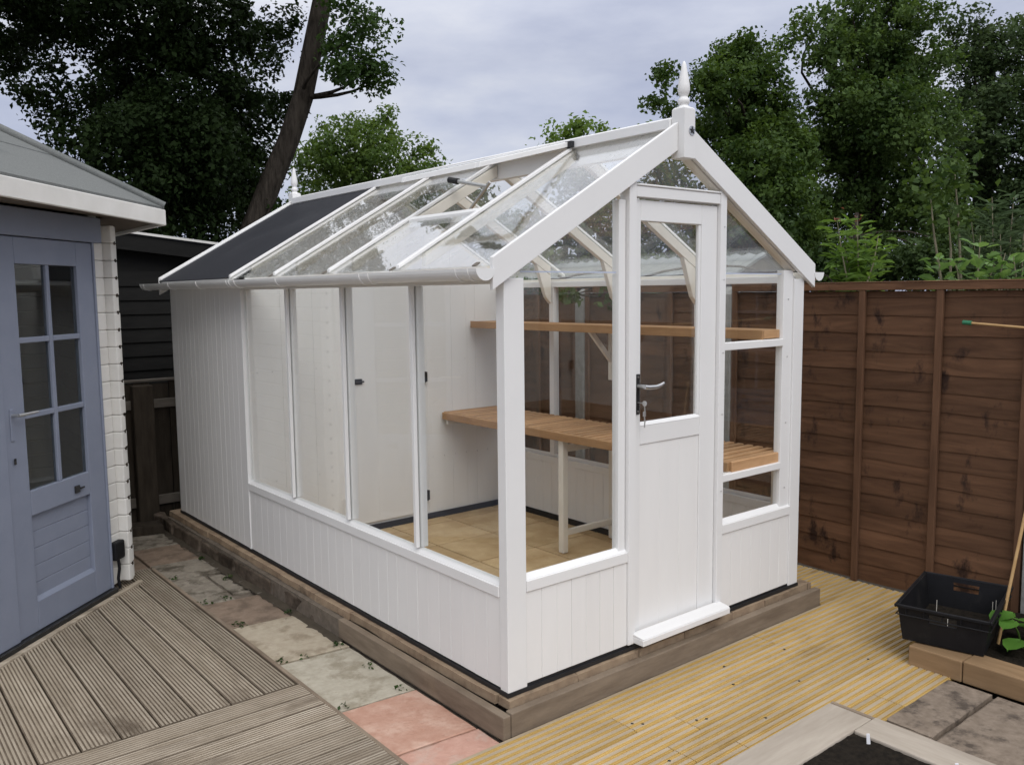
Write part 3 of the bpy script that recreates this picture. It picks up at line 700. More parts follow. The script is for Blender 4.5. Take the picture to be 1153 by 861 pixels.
# timber offcut and dark heap in the corner
m = MB(); m.hexa([(-.36, 3.98, -.165), (-.12, 3.93, -.165), (-.10, 4.12, -.165), (-.34, 4.16, -.165), (-.35, 3.99, -.085), (-.125, 3.94, -.09), (-.11, 4.11, -.09), (-.33, 4.15, -.085)])
tag(m.build('stone_block', M['oldfence'], None, .012, 2), 'flat dark block lying on the path in front of the old dark fence', 'block')

# dark shed behind
SY = 5.05
SHD = thing('shed', 'near black weatherboarded shed beyond the old fence, between summerhouse and greenhouse', 'shed', (-.7, SY + .9, -.2))
def shz(x): return 2.125 - .105 * (x + .03)
m = MB(); z = -.2
while z < 2.2:
    xr = 1.15
    m.hexa([(-2.9, SY - .018, z), (xr, SY - .018, z), (xr, SY + .01, z), (-2.9, SY + .01, z), (-2.9, SY - .002, z + .125), (xr, SY - .002, z + .125), (xr, SY + .012, z + .125), (-2.9, SY + .012, z + .125)]); z += .118
    if z > shz(xr) - .2: break
m.poly_prism([(-2.9, z - .1), (1.15, z - .1), (1.15, shz(1.15) - .02), (-2.9, shz(-2.9) - .02)], 'y', SY + .0125, SY + .03)
m.box(1.12, 1.15, SY + .031, SY + 1.4, -.2, shz(1.15) - .02); m.box(-2.9, -2.87, SY + .031, SY + 1.4, -.2, 2.35)
m.build('wall', M['shed'], SHD)
m = MB(); m.hexa([(-3.0, SY - .12, shz(-3) - .015), (1.3, SY - .12, shz(1.3) - .015), (1.3, SY + 1.5, shz(1.3) - .015), (-3, SY + 1.5, shz(-3) - .015),
                  (-3.0, SY - .12, shz(-3) + .01), (1.3, SY - .12, shz(1.3) + .01), (1.3, SY + 1.5, shz(1.3) + .01), (-3, SY + 1.5, shz(-3) + .01)]); rf = m.build('roof', M['felt'], SHD)
m = MB(); m.hexa([(-3.0, SY - .14, shz(-3) - .004), (1.3, SY - .14, shz(1.3) - .004), (1.3, SY - .121, shz(1.3) - .004), (-3, SY - .121, shz(-3) - .004),
                  (-3.0, SY - .14, shz(-3) + .016), (1.3, SY - .14, shz(1.3) + .016), (1.3, SY - .121, shz(1.3) + .016), (-3, SY - .121, shz(-3) + .016)]); m.build('edge_strip', M['white_old'], rf)
m = MB(); m.hexa([(-3.0, SY - .118, shz(-3) - .14), (1.3, SY - .118, shz(1.3) - .14), (1.3, SY - .10, shz(1.3) - .14), (-3, SY - .10, shz(-3) - .14),
                  (-3.0, SY - .118, shz(-3) - .016), (1.3, SY - .118, shz(1.3) - .016), (1.3, SY - .10, shz(1.3) - .016), (-3, SY - .10, shz(-3) - .016)]); m.build('fascia', M['shed'], SHD)

# neighbour's corrugated roof
NS = thing('neighbour_shed', 'grey corrugated low roof of a shed beyond the brown fence', 'shed', (5.2, 4.3, -.2))
m = MB(); y = 2.1; V = []; F = []
nn = 120
for i in range(nn + 1):
    yy = 2.2 + 4.6 * i / nn; w = .012 * math.sin(i * math.pi / 2.0)
    V += [(4.25, yy, 1.68 + w), (4.9, yy, 1.94 + w), (5.6, yy, 1.68 + w)]
for i in range(nn): F += [(3 * i, 3 * i + 1, 3 * i + 4, 3 * i + 3), (3 * i + 1, 3 * i + 2, 3 * i + 5, 3 * i + 4)]
V2 = [(a, b, c - .02) for a, b, c in V]
m.add(V, F); m.add(V2, [f[::-1] for f in F]); m.build('roof', M['corr'], NS)
m = MB(); m.box(4.35, 4.40, 2.29, 6.65, -.2, 1.68); m.box(5.45, 5.5, 2.29, 6.65, -.2, 1.66)
for yy in (2.26, 6.655): m.poly_prism([(4.35, -.2), (5.5, -.2), (5.5, 1.69), (4.9, 1.90), (4.35, 1.69)], 'y', yy, yy + .02)
m.build('wall', M['oldfence'], NS)

# ================================================================== SUMMERHOUSE
SUM = thing('summerhouse', 'corner summerhouse of white logs with a blue half-glazed door and green felt roof', 'summerhouse', (-2.1, 3.2, -.13))
lp = .1005
def logs(mb, s0, s1, t0, t1, z0, z1):
    z = z0
    while z < z1 - .02:
        mb.box(s0, s1, t0, t1, z + .0004, min(z + lp - .0006, z1), fr=sf); z += lp
m = MB(); logs(m, .917, 1.040, -.045, 0, -.10, 2.03); m.build('front_wall', M['white_old'], SUM, .007, 2)
m = MB(); logs(m, -.75, -.001, -.045, 0, -.10, 2.03)
logs(m, -.0005, .9165, -.045, 0, 2.04, 2.05)
m.build('front_wall', M['white_old'], SUM, .007, 2)
# interlocked log ends at the corner
m = MB(); z = -.10
k = 0
while z < 2.0:
    m.box(1.042, 1.085, -.06, .050 + J(.003), z + .0006, z + lp - .0008, fr=sf)
    m.box(1.0855, 1.130 + J(.004), -.04, .030 + J(.002), z + .0008, z + lp - .001, fr=sf)
    z += lp
m.build('log_ends', M['white_old'], SUM, .007, 3)
m = MB(); z = -.10 + lp
while z < 2.0: m.box(1.070, 1.083, .04, .0525, z - .010, z + .010, fr=sf); z += lp
m.build('log_notches', M['oldfence'], SUM)
# the other walls
A = np.array(sf(1.07, -.045, 0)); E_ = np.array(sf(-.73, -.045, 0))
m = MB()
def wall_line(p, q):
    p = np.array(p, float); q = np.array(q, float); d = q - p; Ld = np.linalg.norm(d[:2]); d /= Ld; n_ = np.array([d[1], -d[0], 0])
    z = -.10
    while z < 2.02:
        m.box(0, Ld, -.045, 0, z, z + lp - .001, fr=lambda a, b, c: tuple(p[:3] * [1, 1, 0] + d * a * [1, 1, 0] + n_ * b + np.array([0, 0, c]))); z += lp
wall_line((A[0], A[1] + .02, 0), (A[0] + .02, 4.22, 0)); wall_line((A[0] + .02, 4.22, 0), (-3.9, 4.22, 0)); wall_line((-3.9, 4.22, 0), (-3.9, E_[1], 0)); wall_line((-3.9, E_[1], 0), (E_[0], E_[1], 0))
m.build('side_wall', M['white_old'], SUM, .006)
m = MB(); m.poly_prism([(A[0], A[1]), (A[0], 4.2), (-3.88, 4.2), (-3.88, E_[1]), (E_[0], E_[1])], 'z', -.13, -.10); m.build('floor_board', M['dark_in'], SUM)
# header, frame, door
MB().box(-.72, .985, .001, .032, 1.905, 2.045, fr=sf).build('door_header', M['blue'], SUM, .004)
m = MB(); m.box(-.08, .118, .0005, .026, -.10, 1.904, fr=sf); m.box(.901, .918, .0005, .026, -.10, 1.904, fr=sf); m.build('door_frame', M['blue'], SUM, .003)
MB().box(-.1, .93, -.04, .045, -.135, -.101, fr=sf).build('threshold', M['iron'], SUM, .004)
m = MB(); d0, d1 = -.022, .018
m.box(.122, .268, d0, d1, -.098, 1.90, fr=sf); m.box(.757, .899, d0, d1, -.098, 1.90, fr=sf)
for z0, z1 in ((1.768, 1.90), (.50, .628), (-.098, .055)): m.box(.2682, .7568, d0, d1, z0, z1, fr=sf)
m.box(.503, .531, d0 + .006, d1 - .004, .6285, 1.7675, fr=sf)
for z in (1.008, 1.388): m.box(.2684, .5025, d0 + .006, d1 - .004, z - .014, z + .014, fr=sf); m.box(.5315, .7566, d0 + .006, d1 - .004, z - .014, z + .014, fr=sf)
SDo = m.build('door', M['blue'], SUM, .004, 2)
for s0, s1 in ((.2685, .5025), (.5315, .7566)):
    for z0, z1 in ((.629, .9935), (1.0225, 1.3735), (1.4025, 1.7675)):
        MB().box(s0, s1, -.004, .0, z0, z1, fr=sf).build('glass_pane', M['glass_dark'], SDo)
m = MB(); z = .056
while z < .49: m.box(.2685, .7565, -.016, -.004, z, z + .0875, fr=sf); z += .0885
m.build('door_panel', M['blue'], SDo, .003)
m = MB(); m.poly_prism([(-.004, .0555), (.014, .0555), (-.004, .072)], 'x', .2685, .7565, fr=lambda s, t, z: sf(s, t, z)); m.build('panel_bead', M['blue'], SDo)
m = MB(); m.box(.155, .180, .0185, .024, .90, 1.06, fr=sf); hb = m.build('handle_plate', M['blue'], SDo, .003)
m = MB(); m.tube([sf(.167, .02, 1.028), sf(.167, .06, 1.028)], .008); m.tube([sf(.163, .062, 1.028), sf(.30, .066, 1.03)], [.009, .006]); m.build('lever', M['steel'], hb)
m = MB(); m.box(.160, .174, .0245, .027, .785, .815, fr=sf); m.build('keyhole', M['iron'], SDo)
m = MB(); m.box(.615, .655, .0185, .03, .535, .575, fr=sf); m.tube([sf(.655, .028, .555), sf(.69, .028, .556)], .005); m.build('lock', M['iron'], SDo, .003)
# inside the door: a curtain rail and pale furniture shapes
m = MB(); m.tube([sf(-.2, -.20, 1.68), sf(1.0, -.20, 1.68)], .014); m.build('curtain_rail', M['pvc'], SUM)
m = MB(); m.box(.2, .45, -.9, -.45, -.10, .78, fr=sf); m.box(.55, 1.0, -1.6, -1.0, -.10, .55, fr=sf); m.build('cupboard', M['cedar'], SUM, .01)
# outlet box with pipe by the corner
m = MB(); m.box(.925, 1.02, .0005, .045, .055, .165, fr=sf); bx = m.build('outlet_box', M['blackp'], SUM, .01, 2)
m = MB(); m.tube([sf(.965, .03, .055), sf(.968, .032, .0), sf(.962, .025, -.06), sf(.967, .03, -.12)], .009); m.tube([sf(.985, .02, .055), sf(.98, .03, .02), sf(.965, .034, .012)], .005); m.build('cable', M['blackp'], bx)
# roof
def offset_poly(pts, o):
    out = []
    n = len(pts)
    for i in range(n):
        p0, p1, p2 = [np.array(pts[k % n], float) for k in (i - 1, i, i + 1)]
        a = p1 - p0; a /= np.linalg.norm(a); b = p2 - p1; b /= np.linalg.norm(b)
        na = np.array([a[1], -a[0]]); nb = np.array([b[1], -b[0]]); k = (na + nb); k /= (1 + na @ nb); out.append(p1 + k * o)
    return out
a0, e0 = np.array(sf(1.08, 0, 0))[:2], np.array(sf(-.74, 0, 0))[:2]
foot = [e0, a0, (a0[0] + .02, 4.22), (-3.9, 4.22), (-3.9, e0[1])]
eave = offset_poly(foot, .30); apex = (-2.0, 3.2, 2.93)
def ez(i): return (2.150, 2.112, 2.112, 2.13, 2.15)[i]
m = MB(); n = 5
for i in range(n):
    p, q = eave[i], eave[(i + 1) % n]
    P0, Q0 = np.array((*p, ez(i))), np.array((*q, ez((i + 1) % n))); T = np.array(apex)
    rows = 3
    for r_ in range(rows):                                # lapped courses of felt
        f0, f1 = r_ / rows, (r_ + 1.06) / rows if r_ < rows - 1 else 1.0
        up0, up1 = .010, .005
        pts = [P0 + (T - P0) * f0, Q0 + (T - Q0) * f0, Q0 + (T - Q0) * f1, P0 + (T - P0) * f1]
        m.hexa([tuple(a + np.array([0, 0, -.004])) for a in pts] + [tuple(pts[0] + [0, 0, up0]), tuple(pts[1] + [0, 0, up0]), tuple(pts[2] + [0, 0, up1]), tuple(pts[3] + [0, 0, up1])])
RF = m.build('roof', M['shingle'], SUM)
m = MB()
for i in range(n):
    P0 = np.array((*eave[i], ez(i) + .016)); m.tube([P0, (P0 + np.array(apex)) / 2 + [0, 0, .008], np.array(apex) + [0, 0, .012]], .028, 6)
m.build('hip_strip', M['shingle'], RF)
m = MB()
for i in range(n):
    p, q = eave[i], eave[(i + 1) % n]; d = (q - p) / np.linalg.norm(q - p); nn_ = np.array([d[1], -d[0]])
    z0, z1 = ez(i) - .004, ez((i + 1) % n) - .004
    p2, q2 = p - d * .008, q + d * .008
    a = p2 + nn_ * .004; b = q2 + nn_ * .004; c = q2 - nn_ * .018; d_ = p2 - nn_ * .018
    m.hexa([(*a, z0 - .092), (*b, z1 - .092), (*c, z1 - .092), (*d_, z0 - .092), (*a, z0), (*b, z1), (*c, z1), (*d_, z0)])
m.build('fascia', M['white_old'], SUM, .004)
m = MB(); ins = offset_poly(foot, -.01); es = offset_poly(foot, .278)
for i in range(n):
    p, q, r_, s_ = es[i], es[(i + 1) % n], ins[(i + 1) % n], ins[i]
    m.hexa([(*p, 2.035), (*q, 2.035), (*r_, 2.060), (*s_, 2.060), (*p, 2.045), (*q, 2.045), (*r_, 2.07), (*s_, 2.07)])
m.build('soffit', M['dark_in'], SUM)

# ================================================================== RIGHT FOREGROUND
SL = thing('sleeper_edging', 'brown timber sleepers edging the soil bed under the black crate', 'edging', (1.86, -1.4, -.14))
MB().box(1.792, 1.935, -.985, -.745, -.148, -.050).build('sleeper', M['timber_brown'], SL, .006, 2)
MB().box(1.795, 1.938, -2.4, -.988, -.148, -.047).build('sleeper', M['timber_brown'], SL, .006, 2)
m = MB(); n = 30; V = []; F = []
for i in range(n + 1):
    for j in range(n + 1):
        V.append((1.936 + (2.655 - 1.936) * i / n, -3.0 + 2.235 * j / n, -.075 + .012 * math.sin(i * 1.7 + j) * math.sin(j * 1.3) + J(.006)))
for i in range(n):
    for j in range(n): a = i * (n + 1) + j; F.append((a, a + n + 1, a + n + 2, a + 1))
m.add(V, F); struct(m.build('soil_bed', M['soil']))
MB().box(1.936, 2.655, -3.0, -.76, -.2, -.10).build('soil_base', M['soil'])['kind'] = 'structure'
# crate
CRT = thing('plastic_crate', 'black open plastic crate standing on the brown sleeper by the fence', 'crate', (1.80, -.675, -.047))
ca = R(13); cd = np.array([math.cos(ca), math.sin(ca)]); cw = np.array([math.sin(ca), -math.cos(ca)])
def cf(u, v, z): p = np.array([1.800, -.682]) + cd * u + cw * v; return (p[0], p[1], z)
CU0, CV0, zb, zt = .565, .385, -.043, .128
def ring(u0, u1, v0, v1, z): return [cf(u0, v0, z), cf(u1, v0, z), cf(u1, v1, z), cf(u0, v1, z)]
m = MB(); tp, ti = .022, .006
o_b = ring(tp, CU0 - tp, tp, CV0 - tp, zb); o_t = ring(0, CU0, 0, CV0, zt); i_b = ring(tp + ti, CU0 - tp - ti, tp + ti, CV0 - tp - ti, zb + .006); i_t = ring(ti, CU0 - ti, ti, CV0 - ti, zt)
# walls with a hand hole in each short-seen face: build each wall in strips
def wallquad(f, u0, u1, z0, z1): pass
def lerp(a, b, t): return tuple(np.array(a) * (1 - t) + np.array(b) * t)
def crate_wall(i, hole):
    j = (i + 1) % 4
    def P_(s, h, inner):
        b0, b1, t0, t1 = (i_b[i], i_b[j], i_t[i], i_t[j]) if inner else (o_b[i], o_b[j], o_t[i], o_t[j])
        return lerp(lerp(b0, b1, s), lerp(t0, t1, s), h)
    ss = [0, .34, .66, 1] if hole else [0, 1]; hs = [0, .62, .86, 1] if hole else [0, 1]
    for a in range(len(ss) - 1):
        for b in range(len(hs) - 1):
            if hole and a == 1 and b == 1: continue
            m.hexa([P_(ss[a], hs[b], 0), P_(ss[a + 1], hs[b], 0), P_(ss[a + 1], hs[b], 1), P_(ss[a], hs[b], 1),
                    P_(ss[a], hs[b + 1], 0), P_(ss[a + 1], hs[b + 1], 0), P_(ss[a + 1], hs[b + 1], 1), P_(ss[a], hs[b + 1], 1)])
for i, h in enumerate((0, 1, 0, 1)): crate_wall(i, h)
m.hexa(ring(tp, CU0 - tp, tp, CV0 - tp, zb) + ring(tp, CU0 - tp, tp, CV0 - tp, zb + .005))
body = m.build('body', M['blackp'], CRT)
m = MB()
for z, e in ((zt - .012, .012), (zt - .048, .008)):
    a, b = e, .001
    for (u0, u1, v0, v1) in ((-a, CU0 + a, -a, -b), (-a, CU0 + a, CV0 + b, CV0 + a), (-a, -b, -b, CV0 + b), (CU0 + b, CU0 + a, -b, CV0 + b)):
        m.box(u0, u1, v0, v1, z, z + (.016 if z > .1 else .006), fr=cf)
for k in range(7): m.box(CU0 * (k + .5) / 7 - .003, CU0 * (k + .5) / 7 + .003, CV0 + .001, CV0 + .008, zt - .042, zt - .012, fr=cf)
for k in range(5): m.box(-.008, -.001, CV0 * (k + .5) / 5 - .003, CV0 * (k + .5) / 5 + .003, zt - .042, zt - .012, fr=cf)
m.build('rim', M['blackp'], CRT, .003)
m = MB()
for u, v, z in ((.02, .10, .06), (.02, .20, .055), (.25, .01, .07), (.28, .01, .07), (.46, .37, .07), (.49, .37, .07)):
    pass
seed = [(.07, .05, .10), (.09, .10, .095), (.14, .19, .075), (.17, .30, .075), (.40, .09, .06), (.44, .33, .09), (.47, .34, .09)]
for k, (u, v, h) in enumerate(seed):
    q = MB(); q.box(u - .003, u + .003, v - .001, v + .001, zb + .008, h - .012, fr=cf)
    tag(q.build('plant_label', M['primer'], None), 'small pale plant label standing inside the black crate', 'plant label', 'labels inside the crate')
m = MB(); m.box(.03, CU0 - .03, .03, CV0 - .03, zb + .0055, zb + .02, fr=cf); tag(m.build('compost', M['soil']), 'dark compost covering the bottom of the black crate', 'compost')
# planter in front
PL = thing('raised_planter', 'pale silvered timber raised planter frame filled with dark compost', 'planter', (.65, -1.4, -.14))
MB().box(-.30, .985, -1.000, -.822, -.145, -.040).build('board', M['timber_pale'], PL, .006, 2)
m = MB(); m.box(.848, 1.005, -2.6, -1.0025, -.145, -.037); m.build('board', M['timber_pale_y'], PL, .006, 2)
MB().box(.9865, 1.004, -1.006, -.824, -.145, -.0385).build('board', M['timber_grey'], PL, .003)
m = MB(); n = 90; V = []; F = []
for i in range(n + 1):
    for j in range(n + 1): V.append((-.30 + 1.16 * i / n, -2.6 + 1.62 * j / n, -.049 + J(.0022)))
for i in range(n):
    for j in range(n): a = i * (n + 1) + j; F.append((a, a + n + 1, a + n + 2, a + 1))
m.add(V, F); m.build('compost', M['soil'], PL)
for (px, py), lb in (((979, 838), 'small white plant label at the back corner of the pale planter'), ((1079, 872), 'small white plant label at the right side of the pale planter')):
    d = CF + CR * (px - 576.5) / FPX - CU * (py - 430.5) / FPX; tt = (-.05 - CAM[2]) / d[2]; p = CAM + d * tt
    q = MB(); q.hexa([(p[0] - .006, p[1] + .005, -.075), (p[0] + .006, p[1] - .005, -.075), (p[0] + .007, p[1] - .003, -.075), (p[0] - .005, p[1] + .007, -.075),
                      (p[0] - .005, p[1] + .010, -.010), (p[0] + .004, p[1] + .002, -.010), (p[0] + .005, p[1] + .004, -.010), (p[0] - .004, p[1] + .012, -.010)])
    tag(q.build('plant_label', M['label'], None, .001), lb, 'plant label')
# canes
m = MB(); m.tube([(2.17, -.985, -.09), (2.235, -.995, .15), (2.36, -1.02, .62), (2.46, -1.04, 1.0)], .0075, 8); tag(m.build('bamboo_cane', M['cane']), 'tan bamboo cane leaning upright out of the soil beside the crate', 'cane')
cn = thing('bamboo_cane', 'thin tan cane with a green end cap lying level against the brown fence', 'cane', (2.655, -.6, 1.41))
m = MB(); m.tube([(2.655, -.575, 1.417), (2.655, -1.4, 1.36)], .0065, 8); m.build('cane', M['cane'], cn)
m = MB(); m.tube([(2.655, -.556, 1.4185), (2.655, -.60, 1.4155)], .012, 8); m.build('end_cap', M['greencap'], cn)

# ================================================================== FOLIAGE
rng = np.random.default_rng(5)
def leaves_mesh(name, cen, nrm, size, mat, parent=None, aspect=0.62, droop=None):
    """one folded four-sided leaf per centre"""
    n = len(cen); nrm = nrm / (np.linalg.norm(nrm, axis=1, keepdims=True) + 1e-9)
    t = rng.normal(size=(n, 3)) if droop is None else rng.normal(size=(n, 3)) * .5 + np.array(droop)
    t -= nrm * np.sum(t * nrm, axis=1, keepdims=True); t /= np.linalg.norm(t, axis=1, keepdims=True) + 1e-9
    b = np.cross(nrm, t); s = size[:, None]
    fold = nrm * s * .16
    v = np.stack([cen - t * s * .5, cen + b * s * aspect * .5 + fold, cen + t * s * .5, cen - b * s * aspect * .5 + fold], axis=1).reshape(-1, 3)
    o0 = np.array(parent.location) if parent is not None else np.zeros(3)
    v = v - o0
    me = bpy.data.meshes.new(name)
    me.vertices.add(4 * n); me.vertices.foreach_set('co', v.astype(np.float32).ravel())
    me.loops.add(4 * n); me.loops.foreach_set('vertex_index', np.arange(4 * n, dtype=np.int32))
    me.polygons.add(n); me.polygons.foreach_set('loop_start', (np.arange(n) * 4).astype(np.int32))
    try: me.polygons.foreach_set('loop_total', np.full(n, 4, dtype=np.int32))
    except Exception: pass
    me.update(calc_edges=True); me.materials.append(mat)
    ob = bpy.data.objects.new(name, me); COL.objects.link(ob)
    if parent is not None: ob.parent = parent
    return ob
def crown_points(blobs, per, clump, flat=0.75, dens=9.0):
    """blobs: (centre, radius, weight); leaves gather in clumps set through each blob's volume, denser at its skin"""
    P_, Nn = [], []
    for c, r, w in blobs:
        nc = max(4, int(w * dens * (r / clump) ** 2))
        u = rng.normal(size=(nc, 3)); u /= np.linalg.norm(u, axis=1, keepdims=True)
        rad = r * rng.uniform(.12, 1.0, size=(nc, 1)) ** .5 * np.where(rng.uniform(size=(nc, 1)) < .16, rng.uniform(1.05, 1.35, size=(nc, 1)), 1.0)
        cc = np.array(c) + u * rad * np.array([1, 1, .9])
        for q, uu in zip(cc, u):
            k = int(per * rng.uniform(.5, 1.5)); cr = clump * rng.uniform(.55, 1.25)
            d = rng.normal(size=(k, 3)); l = np.linalg.norm(d, axis=1, keepdims=True); d *= np.minimum(1, 1.9 / l) * cr * .5; d[:, 2] *= flat
            P_.append(q + d); Nn.append(uu * .5 + rng.normal(size=(k, 3)) * .75 + np.array([0, 0, .55]))
    return np.concatenate(P_), np.concatenate(Nn)
def limb(mb, a, b, r0, r1, bend=.15, n=6):
    a, b = np.array(a, float), np.array(b, float); o = rng.normal(size=3) * bend * np.linalg.norm(b - a) * .5
    pts = [a + (b - a) * t + o * math.sin(t * math.pi) for t in np.linspace(0, 1, n)]
    mb.tube(pts, list(np.linspace(r0, r1, n)), 7)
def pxblobs(lst, depth, dj=.6, k=1.0):
    out = []
    for px, py, rp, w in lst:
        dd = depth + rng.uniform(-dj, dj); out.append((at(px, py, dd), rp * dd / FPX * k, w))
    return out
def make_tree(name, label, base, trunk_pts, trunk_r, blobs, per, clump, size, mat, cat='tree', group=None, limbs=True, bark='bark', extra=None, more=None):
    t = thing(name, label, cat, tuple(base), group)
    m = MB(); m.tube(trunk_pts, trunk_r, 12)
    top = [np.array(p, float) for p in trunk_pts]
    if limbs:
        for c, r, w in blobs:
            if w < .45: continue
            j = min(range(len(top)), key=lambda i: np.linalg.norm(top[i] - (np.array(c) - [0, 0, r * .8])))
            limb(m, top[j], c, max(.010, trunk_r[j] * .2), .008, .2)
            for _ in range(2):
                e = np.array(c) + rng.normal(size=3) * r * .28; limb(m, np.array(c) * .6 + top[j] * .4, e, max(.008, trunk_r[j] * .08), .004, .2, 5)
    m.build('trunk', M[bark], t)
    top_at = lambda tp, c: min((np.array(p, float) for p in tp[1:]), key=lambda p: np.linalg.norm(p - (np.array(c) - [0, 0, .4])))
    P_, Nn = crown_points(blobs, per, clump)
    leaves_mesh('crown', P_, Nn, size * rng.uniform(.45, 1.5, size=len(P_)), mat, t)
    if more:      # unseen spread of the crown, there for its shade
        P2, N2 = crown_points(more[0], 24, .38); leaves_mesh('crown', P2, N2, .17 * rng.uniform(.6, 1.3, size=len(P2)), more[1], t)
    if extra:
        for c, r, w in extra[0][:5]:
            lm = MB(); limb(lm, top_at(trunk_pts, c), c, .03, .006, .15); lm.build('branch', M[bark], t)
        P2, N2 = crown_points(extra[0], per, clump); leaves_mesh('crown', P2, N2, size * rng.uniform(.6, 1.3, size=len(P2)), extra[1], t)
    return t

# --- big dark oak, left
D0 = 10.0
base = at(262, 330, D0); base[2] = -.2
tr = [np.array([base[0], base[1], -.25]), at(283, 262, D0), at(305, 205, D0), at(325, 158, D0), at(341, 110, D0), at(351, 60, D0), at(362, 5, D0), at(375, -70, D0 + .3), at(380, -190, D0 + .8)]
trr = [.20, .142, .128, .122, .118, .115, .11, .09, .05]
oak = [(60, 20, 50, .9), (20, 60, 38, .7), (10, 20, 50, 1), (120, 12, 42, .9), (185, 25, 55, 1), (250, 20, 45, .9), (160, 85, 45, 1.1), (140, 130, 45, 1.2), (185, 145, 60, 1.3), (235, 100, 55, 1.2),
       (235, 170, 48, 1.3), (205, 205, 55, 1.3), (150, 190, 45, 1.2), (150, 235, 40, 1.2), (220, 245, 45, 1.2), (65, 120, 24, .7), (40, 95, 22, .5), (70, 150, 20, .6), (95, 175, 17, .4),
       (118, 155, 26, .9), (120, 215, 20, .5), (200, 60, 35, .9),(105, 95, 16, .4)]
lit = [(395, 20, 28, .5), (410, 35, 20, .6), (385, 50, 22, .4), (405, 85, 27, .6), (425, 90, 15, .7), (385, 75, 18, .4), (302, 236, 8, .5)]
back = [(300, 130, 22, .5), (318, 110, 16, .4), (320, 30, 26, .5), (275, 215, 40, 1.1), (270, 175, 40, 1.1), (285, 130, 30, .7), (310, 60, 28, .4), (290, 60, 26, .45)]
off = []          # unseen crown out of the frame over the summerhouse, made large for its shade
for _ in range(34):
    off.append((np.array([rng.uniform(-5.0, 2.6), rng.uniform(4.2, 10.0), rng.uniform(5.6, 9.0)]), rng.uniform(.8, 1.3), .35))
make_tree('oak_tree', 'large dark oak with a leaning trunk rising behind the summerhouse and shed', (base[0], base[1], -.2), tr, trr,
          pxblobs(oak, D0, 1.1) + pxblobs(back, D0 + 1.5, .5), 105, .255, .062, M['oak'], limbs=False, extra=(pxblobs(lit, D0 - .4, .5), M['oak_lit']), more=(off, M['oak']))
# --- hawthorn right of the oak trunk
def simple_trunk(px, py, depth, topy, r):
    b = at(px, py, depth); a = at(px + 5, topy, depth)
    return [np.array([b[0], b[1], -.25]), (b + a) / 2 + rng.normal(size=3) * .08, a], [r, r * .7, r * .3]
def auto_tree(name, label, px, depth, topy, r, lst, per, clump, size, mat, dj=.6, k=1.0, cat='tree', group=None, limbs=True):
    t, rr = simple_trunk(px, 300, depth + dj * .9, topy, r)
    return make_tree(name, label, (t[0][0], t[0][1], -.2), t, rr, pxblobs(lst, depth, dj, k), per, clump, size, mat, cat, group, limbs)
auto_tree('hawthorn_tree', 'mid green hawthorn tree between the oak trunk and the greenhouse ridge', 410, 14, 150, .12,
          [(385, 165, 36, 1), (430, 152, 28, .8), (462, 178, 22, .7), (355, 185, 26, .9), (420, 190, 45, 1.1), (370, 215, 40, 1), (478, 165, 9, .4), (437, 130, 12, .5), (400, 140, 14, .4), (370, 145, 14, .4), (475, 195, 25, .8), (455, 225, 45, 1), (345, 175, 10, .3)],
          46, .215, .066, M['thorn'])
auto_tree('ash_tree', 'distant light green treetop showing just above the greenhouse ridge', 655, 20, 170, .16,
          [(650, 170, 34, 1), (630, 155, 14, .6), (675, 155, 14, .6), (655, 145, 12, .6), (695, 160, 10, .5), (620, 170, 20, .6), (735, 150, 8, .4)], 30, .32, .11, M['lime'])
auto_tree('plum_tree', 'dense dark green tree rising behind the front finial', 838, 10.5, 60, .16,
          [(830, 70, 34, 1.2), (808, 95, 30, 1.2), (852, 85, 28, 1.2), (845, 45, 14, .8), (870, 65, 10, .4), (820, 140, 48, 1.3), (865, 135, 40, 1.3), (850, 195, 55, 1.3), (885, 180, 40, 1.2), (880, 240, 50, 1.2), (840, 250, 50, 1.2), (905, 290, 45, 1.1),
           (765, 105, 11, .3), (745, 92, 9, .35), (738, 115, 8, .35), (755, 125, 8, .3), (785, 85, 9, .4), (748, 82, 6, .3)], 56, .175, .056, M['bush'])
auto_tree('maple_tree', 'tallest field maple with pale sky gaps right of the finial', 985, 11.5, 10, .2,
          [(960, 25, 40, 1), (1000, 30, 40, 1), (935, 60, 30, 1), (985, 80, 48, 1.2), (1030, 70, 40, 1), (945, 115, 38, 1.2), (1005, 135, 50, 1.2), (960, 165, 48, 1.2), (1045, 140, 42, 1), (930, 175, 30, 1), (1000, 195, 50, 1.1), (1050, 200, 40, .9),
           (945, 225, 35, .9), (990, 250, 45, 1), (1040, 255, 45, 1), (900, 28, 11, .4), (915, 42, 13, .5), (888, 45, 8, .3), (925, 265, 35, .9), (1035, 15, 22, .7), (905, 150, 18, .8), (900, 220, 25, .8), (1010, 0, 30, .8)], 62, .205, .060, M['field'])
auto_tree('sycamore_tree', 'dull green sycamore at the right edge behind the field maple', 1110, 13.5, 30, .2,
          [(1090, 60, 38, .9), (1130, 60, 34, .9), (1145, 35, 22, .8), (1100, 110, 42, 1.1), (1140, 120, 40, 1.1), (1080, 160, 35, 1), (1125, 175, 45, 1.1), (1100, 225, 48, 1.1), (1145, 230, 40, 1), (1075, 270, 45, 1), (1130, 285, 45, 1), (1060, 30, 16, .4), (1100, 25, 16, .5),
           (1180, 90, 45, 1), (1190, 180, 55, 1), (1180, 270, 50, 1)], 54, .24, .070, M['far'])
auto_tree('holly_tree', 'dark undergrowth tree filling the gap low behind the brown fence', 960, 10.2, 240, .08,
          [(900, 300, 35, 1.1), (945, 305, 35, 1.2), (995, 300, 38, 1.2), (1050, 300, 38, 1.2), (1100, 305, 35, 1.1), (870, 285, 30, 1), (1150, 300, 38, 1)], 50, .17, .056, M['ivy'])
